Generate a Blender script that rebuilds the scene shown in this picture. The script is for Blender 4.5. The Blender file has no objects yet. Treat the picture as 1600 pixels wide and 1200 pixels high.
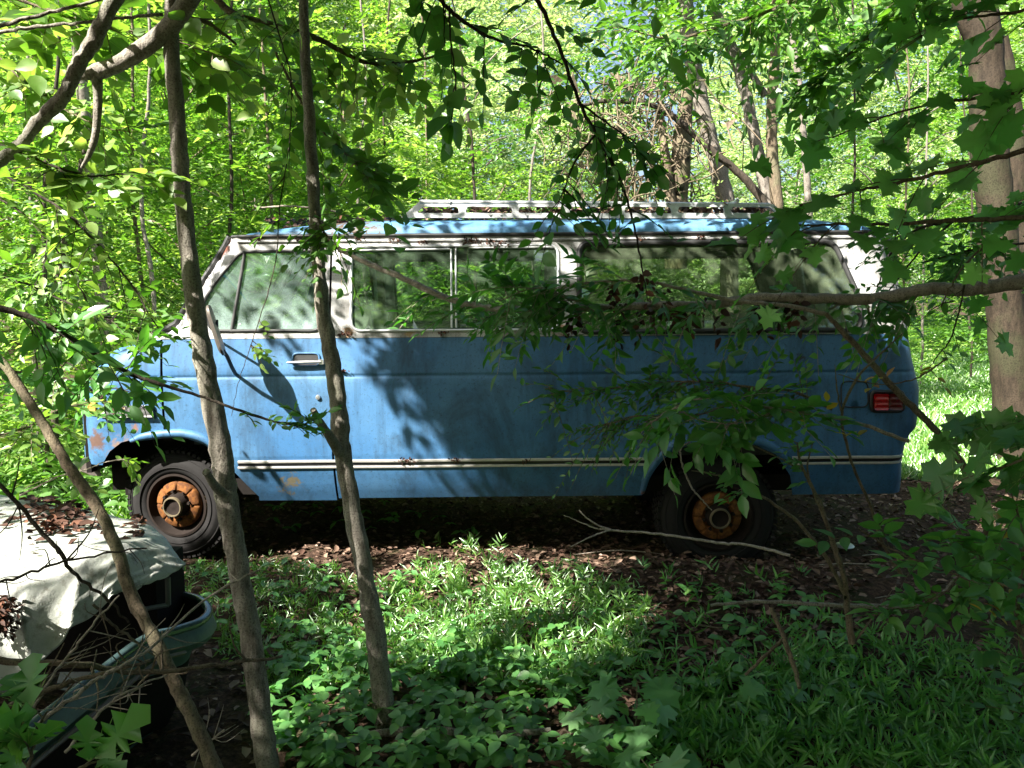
import bpy, bmesh, math, random
import numpy as np
from mathutils import Vector, Matrix
from mathutils.geometry import delaunay_2d_cdt
C = bpy.context.scene
rng = np.random.default_rng(7); random.seed(7)
# ---------------------------------------------------------------- camera
F = 1230.0; CAMZ = 1.62
PITCH = math.radians(6.0); ROLL = math.radians(0.45)
r0 = np.array([1.,0,0]); f0 = np.array([0, math.cos(PITCH), -math.sin(PITCH)]); u0 = np.array([0, math.sin(PITCH), math.cos(PITCH)])
cr = math.cos(ROLL)*r0 - math.sin(ROLL)*u0
cu = math.sin(ROLL)*r0 + math.cos(ROLL)*u0
CAM = np.array([0., 0., CAMZ])
cam_d = bpy.data.cameras.new('camera'); cam = bpy.data.objects.new('camera', cam_d); C.collection.objects.link(cam)
cam_d.sensor_width = 36.0; cam_d.lens = 36.0*F/1600.0; cam_d.clip_end = 600; cam_d.clip_start = 0.05
cam.matrix_world = Matrix(((cr[0],cu[0],-f0[0],0),(cr[1],cu[1],-f0[1],0),(cr[2],cu[2],-f0[2],CAMZ),(0,0,0,1)))
C.camera = cam
def P(px, py, Y):
    """world point on the sight line of a photo pixel, at depth Y (metres north of the camera)"""
    d = f0 + (px-800)/F*cr - (py-600)/F*cu
    return CAM + d*(Y/d[1])
# ---------------------------------------------------------------- light
SUN = np.array([0.50, 0.46, -0.66]); SUN /= np.linalg.norm(SUN)          # direction the sunlight travels
sd = bpy.data.lights.new('sun', 'SUN'); so = bpy.data.objects.new('sun', sd); C.collection.objects.link(so)
sd.energy = 5.0; sd.angle = math.radians(0.55); sd.color = (1.0, 0.95, 0.86)
so.rotation_euler = Vector(SUN).to_track_quat('-Z', 'Y').to_euler(); so.location = (-4, -4, 8)
W = bpy.data.worlds.new('World'); C.world = W; W.use_nodes = True
nt = W.node_tree; nt.nodes.clear()
sky = nt.nodes.new('ShaderNodeTexSky'); sky.sky_type = 'NISHITA'; sky.sun_disc = False
sky.sun_elevation = math.asin(-SUN[2]); sky.sun_rotation = math.atan2(-SUN[0], -SUN[1])
sky.air_density = 1.0; sky.dust_density = 3.5; sky.ozone_density = 1.0
bg = nt.nodes.new('ShaderNodeBackground'); bg.inputs[1].default_value = 0.055
ow = nt.nodes.new('ShaderNodeOutputWorld'); nt.links.new(sky.outputs[0], bg.inputs[0]); nt.links.new(bg.outputs[0], ow.inputs[0])
C.view_settings.view_transform = 'Standard'; C.view_settings.look = 'None'; C.view_settings.gamma = 1
C.view_settings.exposure = 2.25
C.cycles.max_bounces = 7; C.cycles.diffuse_bounces = 3; C.cycles.glossy_bounces = 3; C.cycles.transmission_bounces = 4
C.cycles.transparent_max_bounces = 12; C.cycles.use_denoising = True
C.cycles.sample_clamp_indirect = 6
# ---------------------------------------------------------------- materials
def mat(name): 
    m = bpy.data.materials.new(name); m.use_nodes = True; m.node_tree.nodes.clear(); return m, m.node_tree
def N(t, typ, **kw):
    n = t.nodes.new(typ)
    for k, v in kw.items():
        if k.startswith('i_'):
            key = k[2:]; key = int(key) if key.isdigit() else key.replace('_', ' ')
            n.inputs[key].default_value = v
        else: setattr(n, k, v)
    return n
def L(t, a, b): t.links.new(a, b)
def ramp(t, fac, stops, interp='LINEAR'):
    r = t.nodes.new('ShaderNodeValToRGB'); e = r.color_ramp.elements; r.color_ramp.interpolation = interp
    while len(e) < len(stops): e.new(0.5)
    for k, (p, c) in enumerate(stops): e[k].position = p; e[k].color = (*c, 1) if len(c) == 3 else c
    L(t, fac, r.inputs[0]); return r.outputs[0]
def mixc(t, fac, a, b, bt='MIX'):
    m = t.nodes.new('ShaderNodeMix'); m.data_type = 'RGBA'; m.blend_type = bt
    for s, v in ((m.inputs[0], fac), (m.inputs[6], a), (m.inputs[7], b)):
        if isinstance(v, (int, float)): s.default_value = v
        elif isinstance(v, tuple): s.default_value = (*v, 1)
        else: L(t, v, s)
    return m.outputs[2]
def noise(t, scale, detail=4, rough=.55, vec=None, dist=0):
    n = N(t, 'ShaderNodeTexNoise'); n.inputs['Scale'].default_value = scale; n.inputs['Detail'].default_value = detail
    n.inputs['Roughness'].default_value = rough; n.inputs['Distortion'].default_value = dist
    if vec is not None: L(t, vec, n.inputs['Vector'])
    return n.outputs['Fac']
def coords(t, scale=(1,1,1)):
    tc = N(t, 'ShaderNodeNewGeometry'); mp = N(t, 'ShaderNodeMapping'); mp.inputs['Scale'].default_value = scale
    L(t, tc.outputs['Position'], mp.inputs[0]); return mp.outputs[0]
def ocoords(t, scale=(1,1,1)):
    tc = N(t, 'ShaderNodeTexCoord'); mp = N(t, 'ShaderNodeMapping'); mp.inputs['Scale'].default_value = scale
    L(t, tc.outputs['Object'], mp.inputs[0]); return mp.outputs[0]
def math_(t, op, a, b=0.0, clamp=False):
    m = N(t, 'ShaderNodeMath', operation=op, use_clamp=clamp)
    for s, v in ((m.inputs[0], a), (m.inputs[1], b)):
        if isinstance(v, (int, float)): s.default_value = v
        else: L(t, v, s)
    return m.outputs[0]
def principled(t, base, rough=.5, metal=0, bump=None, bstr=.3, bdist=.01, spec=.5, coat=0, **kw):
    b = N(t, 'ShaderNodeBsdfPrincipled')
    if isinstance(base, tuple): b.inputs['Base Color'].default_value = (*base, 1)
    else: L(t, base, b.inputs['Base Color'])
    if isinstance(rough, (int, float)): b.inputs['Roughness'].default_value = rough
    else: L(t, rough, b.inputs['Roughness'])
    b.inputs['Metallic'].default_value = metal; b.inputs['Specular IOR Level'].default_value = spec; b.inputs['Coat Weight'].default_value = coat
    if bump is not None:
        bp = N(t, 'ShaderNodeBump'); bp.inputs['Strength'].default_value = bstr; bp.inputs['Distance'].default_value = bdist
        L(t, bump, bp.inputs['Height']); L(t, bp.outputs[0], b.inputs['Normal'])
    o = N(t, 'ShaderNodeOutputMaterial'); L(t, b.outputs[0], o.inputs[0]); return b
def leaf_mat(name, stops, trans=.45, gloss=.06, tmul=(1.5, 1.7, .55), rough=.45):
    m, t = mat(name)
    g = N(t, 'ShaderNodeNewGeometry'); oi = N(t, 'ShaderNodeObjectInfo')
    v = math_(t, 'ADD', math_(t, 'MULTIPLY', g.outputs['Random Per Island'], .8), math_(t, 'MULTIPLY', oi.outputs['Random'], .2))
    c = ramp(t, v, stops)
    nz = noise(t, 18, 3, .6, coords(t)); c = mixc(t, math_(t, 'MULTIPLY', math_(t, 'SUBTRACT', nz, .45, True), .9), c, (.16, .17, .05))
    d = N(t, 'ShaderNodeBsdfDiffuse'); L(t, c, d.inputs[0])
    tr = N(t, 'ShaderNodeBsdfTranslucent'); L(t, mixc(t, 1.0, c, tmul, 'MULTIPLY'), tr.inputs[0])
    mx = N(t, 'ShaderNodeMixShader'); mx.inputs[0].default_value = trans; L(t, d.outputs[0], mx.inputs[1]); L(t, tr.outputs[0], mx.inputs[2])
    gl = N(t, 'ShaderNodeBsdfGlossy'); gl.inputs['Roughness'].default_value = rough; gl.inputs[0].default_value = (.9, .95, .9, 1)
    m2 = N(t, 'ShaderNodeMixShader'); m2.inputs[0].default_value = gloss; L(t, mx.outputs[0], m2.inputs[1]); L(t, gl.outputs[0], m2.inputs[2])
    o = N(t, 'ShaderNodeOutputMaterial'); L(t, m2.outputs[0], o.inputs[0]); return m
M = {}
M['leaf_bright'] = leaf_mat('leaf_bright', [(0, (.05,.13,.015)), (.3, (.10,.22,.03)), (.6, (.20,.34,.06)), (.85, (.34,.46,.14)), (.97, (.48,.52,.26)), (1, (.50,.30,.08))], .55, tmul=(1.35,1.5,.6))
M['leaf_mid'] = leaf_mat('leaf_mid', [(0, (.045,.13,.02)), (.4, (.075,.19,.03)), (.8, (.12,.27,.04)), (1, (.19,.32,.05))], .42)
M['leaf_blue'] = leaf_mat('leaf_blue', [(0, (.05,.14,.05)), (.5, (.08,.20,.07)), (1, (.14,.28,.09))], .38)
M['leaf_far_haze'] = leaf_mat('leaf_far_haze', [(0, (.22,.33,.15)), (.5, (.34,.44,.25)), (1, (.50,.55,.36))], .5, tmul=(1.4,1.5,.8))  # paler leaf colour stands in for haze over the distant wood
M['leaf_dark'] = leaf_mat('leaf_dark', [(0, (.04,.12,.03)), (.5, (.06,.18,.045)), (.93, (.10,.25,.06)), (1, (.25,.28,.04))], .36, .05, (1.3,1.8,.5), .35)
M['leaf_maple'] = leaf_mat('leaf_maple', [(0, (.09,.24,.08)), (.5, (.17,.38,.14)), (1, (.30,.50,.19))], .5, .05, (1.4,1.8,.6), .4)
M['leaf_gloss'] = leaf_mat('leaf_gloss', [(0, (.06,.19,.05)), (.6, (.10,.27,.07)), (.96, (.15,.33,.07)), (1, (.4,.34,.05))], .36, .05, (1.4,1.7,.5), .38)
M['vein'] = leaf_mat('vein', [(0, (.20,.34,.13)), (1, (.28,.40,.16))], .4, .03)
M['leaf_autumn'] = leaf_mat('leaf_autumn', [(0, (.35,.12,.03)), (.5, (.45,.28,.04)), (1, (.30,.33,.05))], .35, .05)
M['grass'] = leaf_mat('grass', [(0, (.06,.17,.025)), (.5, (.10,.26,.03)), (1, (.24,.38,.08))], .42, .13, rough=.4)
def litter_mat(name, stops):
    m, t = mat(name); g = N(t, 'ShaderNodeNewGeometry')
    c = ramp(t, g.outputs['Random Per Island'], stops)
    principled(t, c, .7, spec=.25); return m
M['dead'] = litter_mat('dead', [(0, (.06,.03,.02)), (.4, (.085,.052,.036)), (.75, (.15,.095,.066)), (1, (.27,.19,.14))])
M['dead_dark'] = litter_mat('dead_dark', [(0, (.025,.013,.01)), (.6, (.06,.028,.018)), (1, (.14,.06,.035))])
def bark_mat(name, dark, light, lichen=None, sc=1.0):
    m, t = mat(name)
    v = coords(t, (1,1,.3)); n1 = noise(t, 45*sc, 6, .65, v); n2 = noise(t, 5*sc, 4, .6, coords(t)); n3 = noise(t, 170*sc, 3, .6, coords(t))
    c = ramp(t, n1, [(.3, dark), (.62, light)])
    c = mixc(t, ramp(t, n2, [(.48, (0,0,0)), (.62, (.75,.75,.75))]), c, lichen or tuple(.5*(a+b) for a, b in zip(dark, light)))
    c = mixc(t, ramp(t, n3, [(.35, (.7,.7,.7)), (.5, (0,0,0))]), c, tuple(a*.6 for a in dark))
    h = math_(t, 'ADD', n1, math_(t, 'MULTIPLY', n3, .4))
    principled(t, c, .85, bump=h, bstr=.9, bdist=.008, spec=.2); return m
M['bark_pale'] = bark_mat('bark_pale', (.085,.07,.055), (.33,.30,.255), (.20,.20,.15))
M['bark_brown'] = bark_mat('bark_brown', (.065,.05,.035), (.20,.155,.105), (.16,.15,.09))
M['bark_dark'] = bark_mat('bark_dark', (.02,.016,.012), (.075,.06,.045))
M['bark_big_shaded'] = bark_mat('bark_big_shaded', (.016,.012,.008), (.050,.037,.025), (.042,.044,.022), .5)  # bark darkened in place of shade falling on the thick right trunk
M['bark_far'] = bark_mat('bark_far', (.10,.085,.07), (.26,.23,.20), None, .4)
M['twig_pale'] = bark_mat('twig_pale', (.17,.14,.11), (.40,.35,.29))
# ---------------------------------------------------------------- object helpers
def tag(o, label=None, cat=None, group=None, kind=None):
    if label: o['label'] = label
    if cat: o['category'] = cat
    if group: o['group'] = group
    if kind: o['kind'] = kind
    return o
def empty(name, loc, label, cat, group=None, rz=0):
    o = bpy.data.objects.new(name, None); C.collection.objects.link(o); o.location = loc; o.rotation_euler = (0, 0, rz); o.empty_display_size = .1
    return tag(o, label, cat, group)
def link(name, me, m, parent=None, smooth=True):
    """link mesh as one object; vertices are given in world space and moved into the parent's space"""
    o = bpy.data.objects.new(name, me); C.collection.objects.link(o)
    if m is not None:
        for k in (m if isinstance(m, list) else [m]): me.materials.append(M[k] if isinstance(k, str) else k)
    if smooth: me.polygons.foreach_set('use_smooth', np.ones(len(me.polygons), bool))
    if parent is not None:
        o.parent = parent
        inv = Matrix.Identity(4); p = parent
        while p is not None:
            inv = Matrix.Translation(p.location) @ p.rotation_euler.to_matrix().to_4x4() @ inv if p.type == 'EMPTY' else inv
            p = p.parent
        me.transform(inv.inverted())
    return o
def mesh_tris(name, V, T):
    me = bpy.data.meshes.new(name); V = np.ascontiguousarray(V, np.float32); T = np.ascontiguousarray(T, np.int32)
    me.vertices.add(len(V)); me.vertices.foreach_set('co', V.ravel()); k = T.shape[1]
    me.loops.add(T.size); me.loops.foreach_set('vertex_index', T.ravel())
    me.polygons.add(len(T)); me.polygons.foreach_set('loop_start', np.arange(len(T), dtype=np.int32)*k)
    me.polygons.foreach_set('loop_total', np.full(len(T), k, np.int32)); me.update(calc_edges=True); return me
class MB:
    def __init__(s): s.v = []; s.f = []; s.mi = []; s.cur = 0
    def add(s, V, Fs):
        o = len(s.v); s.v += [tuple(map(float, p)) for p in V]; s.f += [tuple(o+i for i in f) for f in Fs]; s.mi += [s.cur]*len(Fs); return s
    def box(s, c, d, R=None):
        V = np.array([[x, y, z] for x in (-.5,.5) for y in (-.5,.5) for z in (-.5,.5)])*np.array(d)
        if R is not None: V = V @ np.array(R).T
        return s.add(V+np.array(c), [(0,1,3,2),(4,6,7,5),(0,4,5,1),(2,3,7,6),(0,2,6,4),(1,5,7,3)])
    def tube(s, pts, rad, n=8, caps=True):
        V, Q = tube_arrays(pts, rad, n); F_ = [tuple(q) for q in Q]
        if caps: k = len(V); F_ += [tuple(range(n))[::-1], tuple(range(k-n, k))]
        return s.add(V, F_)
    def lathe(s, prof, c, n=48, ax='y', R=None):
        """prof = list of (radius, offset along axis)"""
        V = []; F_ = []; a = np.linspace(0, 2*np.pi, n, endpoint=False)
        for r, h in prof:
            for t in a: V.append((r*math.cos(t), h, r*math.sin(t)) if ax == 'y' else ((r*math.cos(t), r*math.sin(t), h) if ax == 'z' else (h, r*math.cos(t), r*math.sin(t))))
        for i in range(len(prof)-1):
            for j in range(n): F_.append((i*n+j, i*n+(j+1)%n, (i+1)*n+(j+1)%n, (i+1)*n+j))
        V = np.array(V)
        if R is not None: V = V @ np.array(R).T
        return s.add(V+np.array(c), F_)
    def connect(s):
        """join loose tubes to the main piece with tiny faces inside the wood"""
        n = len(s.v); p = list(range(n))
        def fd(a):
            while p[a] != a: p[a] = p[p[a]]; a = p[a]
            return a
        for f in s.f:
            r = fd(f[0])
            for k in f[1:]: p[fd(k)] = r
        lab = np.array([fd(i) for i in range(n)]); ids, cnt = np.unique(lab, return_counts=True)
        if len(ids) < 2: return s
        V = np.array(s.v); main = lab == ids[np.argmax(cnt)]
        todo = [i for i in ids if i != ids[np.argmax(cnt)]]; Mi = np.where(main)[0]
        for i in sorted(todo, key=lambda c: np.where(lab == c)[0][0]):
            A = np.where(lab == i)[0]; A2 = A[:12] if len(A) > 12 else A; d = ((V[A2][:, None]-V[Mi][None])**2).sum(2); a, b = np.unravel_index(np.argmin(d), d.shape)
            a2 = A2[(a+1) % len(A2)]; s.f.append((int(A2[a]), int(a2), int(Mi[b]))); s.mi.append(0); Mi = np.concatenate([Mi, A])
        return s
    def build(s, name, m, parent=None, smooth=True, bev=0):
        if name in ('trunk', 'stem', 'twig'): s.connect()
        me = bpy.data.meshes.new(name); me.from_pydata(s.v, [], s.f); me.update()
        o = link(name, me, m, parent, smooth)
        if any(s.mi): me.polygons.foreach_set('material_index', s.mi)
        if bev:
            md = o.modifiers.new('bevel', 'BEVEL'); md.width = bev; md.segments = 2; md.limit_method = 'ANGLE'
            me.set_sharp_from_angle(angle=math.radians(40)) if hasattr(me, 'set_sharp_from_angle') else None
        elif smooth and hasattr(me, 'set_sharp_from_angle'): me.set_sharp_from_angle(angle=math.radians(45))
        return o
def spline(pts, n=6):
    pts = np.array(pts, float); 
    if len(pts) < 3: return np.array([pts[0]+(pts[-1]-pts[0])*t for t in np.linspace(0, 1, n+1)])
    Q = np.vstack([2*pts[0]-pts[1], pts, 2*pts[-1]-pts[-2]]); out = []
    for i in range(1, len(Q)-2):
        for t in np.linspace(0, 1, n, endpoint=False):
            a, b, c, d = Q[i-1], Q[i], Q[i+1], Q[i+2]
            out.append(.5*((2*b)+(-a+c)*t+(2*a-5*b+4*c-d)*t*t+(-a+3*b-3*c+d)*t**3))
    out.append(Q[-2]); return np.array(out)
def tube_arrays(pts, rad, n=8):
    pts = np.array(pts, float); k = len(pts); rad = np.interp(np.linspace(0, 1, k), np.linspace(0, 1, len(rad)), rad) if np.ndim(rad) else np.full(k, rad)
    T = np.gradient(pts, axis=0); T /= np.linalg.norm(T, axis=1)[:, None]+1e-9
    up = np.array([0, 0, 1.]) if abs(T[0][2]) < .9 else np.array([1., 0, 0]); V = []
    u = np.cross(T[0], up); u /= np.linalg.norm(u); a = np.linspace(0, 2*np.pi, n, endpoint=False)
    for i in range(k):
        u = u-T[i]*u.dot(T[i]); u /= np.linalg.norm(u)+1e-9; w = np.cross(T[i], u)
        V.append(pts[i]+rad[i]*(np.cos(a)[:, None]*u+np.sin(a)[:, None]*w))
    V = np.vstack(V)
    if n >= 12:
        nz = rng.normal(size=(k, n)); nz = (nz+np.roll(nz, 1, 1)+np.roll(nz, 1, 0)+np.roll(np.roll(nz, 1, 0), 1, 1))*.5; V = (V.reshape(k, n, 3)-pts[:, None])*(1+.035*nz)[..., None]+pts[:, None]; V = V.reshape(-1, 3)
    Q = [(i*n+j, i*n+(j+1)%n, (i+1)*n+(j+1)%n, (i+1)*n+j) for i in range(k-1) for j in range(n)]
    return V, Q
def limb(mb, pts, rad, n=10, knots=.08, sub=8, wob=.0):
    """woody stem: smooth spline with small swellings"""
    s = spline(pts, sub); k = len(s); r = np.interp(np.linspace(0, 1, k), np.linspace(0, 1, len(rad)), rad)
    r = r*(1+knots*np.convolve(rng.normal(size=k+2), [.3,.4,.3], 'valid'))
    if wob: s = s+np.cumsum(rng.normal(size=s.shape), 0)*wob*np.linspace(0, 1, k)[:, None]*0+rng.normal(size=s.shape)*wob
    o = len(mb.v); mb.tube(s, r, n); return s
# ---------------------------------------------------------------- leaves
def proto(out, mid=True, fold=.12, droop=.12):
    """triangle-fan leaf from an outline along +x (unit length); returns verts, tris"""
    out = np.array(out, float); c = np.array([[.42, 0]]); V2 = np.vstack([c, out]); n = len(out)
    z = fold*np.abs(V2[:, 1])-droop*V2[:, 0]**2
    V = np.column_stack([V2, z]); T = [(0, i+1, (i+1)%n+1) for i in range(n)]
    return V, np.array(T)
OVAL = proto([(0,0),(.14,.13),(.36,.235),(.62,.21),(.84,.09),(1,0),(.84,-.09),(.62,-.21),(.36,-.235),(.14,-.13)], fold=.25, droop=.18)
WIDE = proto([(0,0),(.1,.2),(.34,.34),(.62,.29),(.85,.12),(1,0),(.85,-.12),(.62,-.29),(.34,-.34),(.1,-.2)], fold=.22, droop=.15)
ELL = proto([(0,0),(.16,.10),(.38,.165),(.64,.135),(.86,.05),(1,0),(.86,-.05),(.64,-.135),(.38,-.165),(.16,-.10)], fold=.3, droop=.25)
LANCE = proto([(0,0),(.2,.075),(.5,.085),(.8,.04),(1,0),(.8,-.04),(.5,-.085),(.2,-.075)], fold=.4, droop=.35)
KITE = (np.array([(0,0,0),(.42,.24,.06),(1,0,-.1),(.42,-.24,.06)]), np.array([(0,1,2),(0,2,3)]))
def star(lob):
    up = [(.0,.03),(-.10,.30),(.10,.22),(.0,.58),(.16,.46),(.34,.66),(.42,.44),(.50,.26),(.74,.36),(.78,.17)] if lob == 'maple' else [(0,.02),(.1,.10),(.22,.24),(.30,.12),(.42,.34),(.5,.14),(.62,.36),(.72,.15),(.86,.22)]
    o = up+[(1,0)]+[(x,-y) for x, y in up[::-1]]
    return proto(o, fold=.18, droop=.22)
MAPLE = star('maple'); OAK = star('oak')
for k_ in range(1, len(MAPLE[0])):     # lobes droop at the tips and lift at the notches
    MAPLE[0][k_, 2] += .05 if np.hypot(*MAPLE[0][k_, :2]-np.array([.2, 0])) < .36 else -.07
def vein_proto(tips):
    V = []; T = []
    for x, y in tips:
        a = math.atan2(y, x); z = .18*abs(y)-.22*x*x-.05; o = len(V); w = .012
        for t in (0, .5, .96): V.append((x*t+math.sin(a)*w*(1-t*.7), y*t-math.cos(a)*w*(1-t*.7), z*t+.012)); V.append((x*t-math.sin(a)*w*(1-t*.7), y*t+math.cos(a)*w*(1-t*.7), z*t+.012))
        T += [(o,o+2,o+3),(o,o+3,o+1),(o+2,o+4,o+5),(o+2,o+5,o+3)]
    return np.array(V), np.array(T)
MAPLE_V = vein_proto([(1,0),(.34,.66),(.34,-.66),(0,.58),(0,-.58),(.7,.3),(.7,-.3)]); OAK_V = vein_proto([(1,0),(.42,.3),(.42,-.3),(.62,.3),(.62,-.3)]); WIDE_V = vein_proto([(1,0)])
DEAD = (np.array([(0,0,0),(.3,.26,.16),(.7,.2,.2),(1,0,.06),(.7,-.22,.1),(.3,-.24,.2),(.5,0,0)]), np.array([(0,1,6),(1,2,6),(2,3,6),(3,4,6),(4,5,6),(5,0,6)]))
def unit(a): return a/(np.linalg.norm(a, axis=-1, keepdims=True)+1e-9)
def leaves(pr, O, X, Nn, S):
    """place a prototype leaf N times: origin, direction, normal, length"""
    V, T = pr; X = unit(X); Y = unit(np.cross(Nn, X)); Z = np.cross(X, Y); S = np.asarray(S)[:, None, None]
    W_ = O[:, None, :]+S*(V[None, :, 0:1]*X[:, None, :]+V[None, :, 1:2]*Y[:, None, :]+V[None, :, 2:3]*Z[:, None, :])
    n = len(O); Tn = (T[None]+(np.arange(n)*len(V))[:, None, None]).reshape(-1, 3)
    return W_.reshape(-1, 3), Tn
def join(parts):
    Vs = []; Ts = []; o = 0
    for V, T in parts: Vs.append(V); Ts.append(T+o); o += len(V)
    return np.vstack(Vs), np.vstack(Ts)
def sprays(pr, O, D, Ln, k, size, up=(0,0,1), tilt=.35, spread=1.0, droop=.3, jit=.25):
    """flat sprays of k leaves set alternately along a twig starting at O, heading D, of length Ln"""
    n = len(O); D = unit(D); up = unit(np.array(up)+rng.normal(size=(n, 3))*tilt); side = unit(np.cross(up, D)); up = np.cross(D, side)
    t = (np.arange(k)+1)/k; Ln = np.broadcast_to(Ln, (n,))
    pos = O[:, None]+D[:, None]*(Ln[:, None]*t)[..., None]; pos[..., 2] -= droop*Ln[:, None]*t**2
    sg = np.where(np.arange(k)%2 == 0, 1., -1.)*np.where(np.arange(k) == k-1, .1, 1)
    X = D[:, None]*.75+side[:, None]*(sg*spread)[None, :, None]+rng.normal(size=(n, k, 3))*jit
    Nn = up[:, None]+rng.normal(size=(n, k, 3))*jit
    S = size*(.65+.6*rng.random((n, k)))*(1-.25*np.abs(t-.5))
    tw = (pos, D)
    return leaves(pr, pos.reshape(-1, 3), X.reshape(-1, 3), Nn.reshape(-1, 3), S.ravel())
def gh(x, y):
    """ground height"""
    x = np.asarray(x, float); y = np.asarray(y, float)
    return .08*np.exp(-((y-4.3)/.3)**2)*(np.abs(x+.1) < 2.9)+.01-.014*np.clip(x, -4, 4)+.035*np.sin(x*1.3+y*.7)*np.sin(y*1.1-x*.4)+.012*np.sin(x*4.1+1)*np.sin(y*3.7)-.02
# ================================================================ THE VAN
Y0 = 4.66; VW = 1.98
TZ = [.2, .40, .50, .60, .70, 1.0, 1.2, 1.4, 1.5, 2.05]; TI = [.17, .12, .07, .035, .008, 0, .002, .02, .035, .165]
def tumble(z): return np.interp(z, TZ, TI)
def S(px, py, off=0.0):
    z = 1.2
    for _ in range(6): p = P(px, py, Y0+float(tumble(z))+off); z = p[2]
    return np.array([p[0], p[2]])
zl = lambda py, px=780: S(px, py)[1]
ZB, ZD, ZBELT, ZCR = zl(776), zl(366), zl(526), zl(586)
# silhouette of the nose and the tail, measured a little inside the side plane
fr = [(122,722),(119,690),(117,650),(120,620),(127,595),(142,572),(166,552),(196,537),(226,526),(262,515),(286,484),(309,450),(334,411),(357,373)]
FR = np.array([S(a, b, .16 if b > 520 else .05) for a, b in fr]); o_ = np.argsort(FR[:, 1]); FR = FR[o_]
rr = [(1416,778),(1418,720),(1424,690),(1441,672),(1446,640),(1446,606),(1441,588),(1434,560),(1428,520),(1412,450),(1400,410),(1388,362)]
RR = np.array([S(a, b, .05) for a, b in rr]); RR = RR[np.argsort(RR[:, 1])]
xf = lambda z: np.interp(z, FR[:, 1], FR[:, 0]); xr = lambda z: np.interp(z, RR[:, 1], RR[:, 0])
Rf = lambda z: np.interp(z, [1.25, 1.6], [.26, .09])
def inset(x, z):
    x = np.asarray(x, float); z = np.asarray(z, float)
    t = np.clip(1-(x-xf(z))/Rf(z), 0, 1); t2 = np.clip(1-(xr(z)-x)/.13, 0, 1)
    crease = .007*np.exp(-((z-ZCR)/.009)**2)+.008*np.exp(-((z-ZCR-.05)/.05)**2)*0
    dent = .006*np.sin(x*2.3+1)*np.sin(z*4.1)*(z < ZBELT)+.003*np.sin(x*7.1)*np.sin(z*9+x)
    return tumble(z)+Rf(z)*t**2.3+.13*t2**2.3+crease+dent
def side_pt(x, z, out=0.0, far=False):
    i = inset(x, z)-out
    return np.stack([np.asarray(x, float), (Y0+i) if not far else (Y0+VW-i), np.asarray(z, float)], -1)
def resample(poly, h=.035, closed=True):
    poly = np.array(poly, float); out = []; n = len(poly)
    for i in range(n if closed else n-1):
        a, b = poly[i], poly[(i+1)%n]; k = max(1, int(np.linalg.norm(b-a)/h))
        for t in range(k): out.append(a+(b-a)*t/k)
    if not closed: out.append(poly[-1])
    return np.array(out)
def rounded(poly, r, n=5):
    poly = np.array(poly, float); out = []; k = len(poly)
    for i in range(k):
        p, a, b = poly[i], poly[i-1], poly[(i+1)%k]; da, db = np.linalg.norm(a-p), np.linalg.norm(b-p)
        s = p+(a-p)*min(r/da, .45); e = p+(b-p)*min(r/db, .45)
        for t in np.linspace(0, 1, n): out.append((1-t)**2*s+2*t*(1-t)*p+t*t*e)
    return np.array(out)
def inpoly(pts, poly):
    x, y = pts[:, 0], pts[:, 1]; c = np.zeros(len(pts), bool); j = len(poly)-1
    for i in range(len(poly)):
        xi, yi = poly[i]; xj, yj = poly[j]
        m = ((yi > y) != (yj > y)) & (x < (xj-xi)*(y-yi)/((yj-yi) or 1e-12)+xi); c ^= m; j = i
    return c
def panel(name, outline, holes, fn, m, parent, grid=.06, rows=(), flip=False, mb=None):
    """triangulate a flat outline with holes and bend it onto the body surface fn(x, z)"""
    out = resample(outline); hs = [resample(h) for h in holes]; lo, hi = out.min(0), out.max(0)
    gx = list(np.arange(lo[0], hi[0], grid)); gz = sorted(list(np.arange(lo[1], hi[1], grid))+[r for r in rows if lo[1] < r < hi[1]])
    G = np.array([(a, b) for a in gx for b in gz]); G = G[inpoly(G, out)]
    allb = np.vstack([out]+hs)
    if len(G): G = G[(np.min(np.linalg.norm(G[:, None]-allb[None], axis=2), 1) > .012)]
    pts = [Vector(p) for p in allb]+[Vector(p) for p in G]; E = []; o = 0
    for lp in [out]+hs: n = len(lp); E += [(o+i, o+(i+1)%n) for i in range(n)]; o += n
    vs, es, fs, *_ = delaunay_2d_cdt(pts, E, [], 0, 1e-5)
    V2 = np.array([tuple(v) for v in vs]); T = np.array([f for f in fs if len(f) == 3])
    c = V2[T].mean(1); keep = inpoly(c, out)
    for h in hs: keep &= ~inpoly(c, h)
    T = T[keep]; V = fn(V2[:, 0], V2[:, 1])
    if flip: T = T[:, ::-1]
    used = np.unique(T); remap = np.zeros(len(V), int); remap[used] = np.arange(len(used)); V = V[used]; T = remap[T]
    if mb is not None: mb.add(V, [tuple(t) for t in T]); return
    return link(name, mesh_tris(name, V, T), m, parent)
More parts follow.
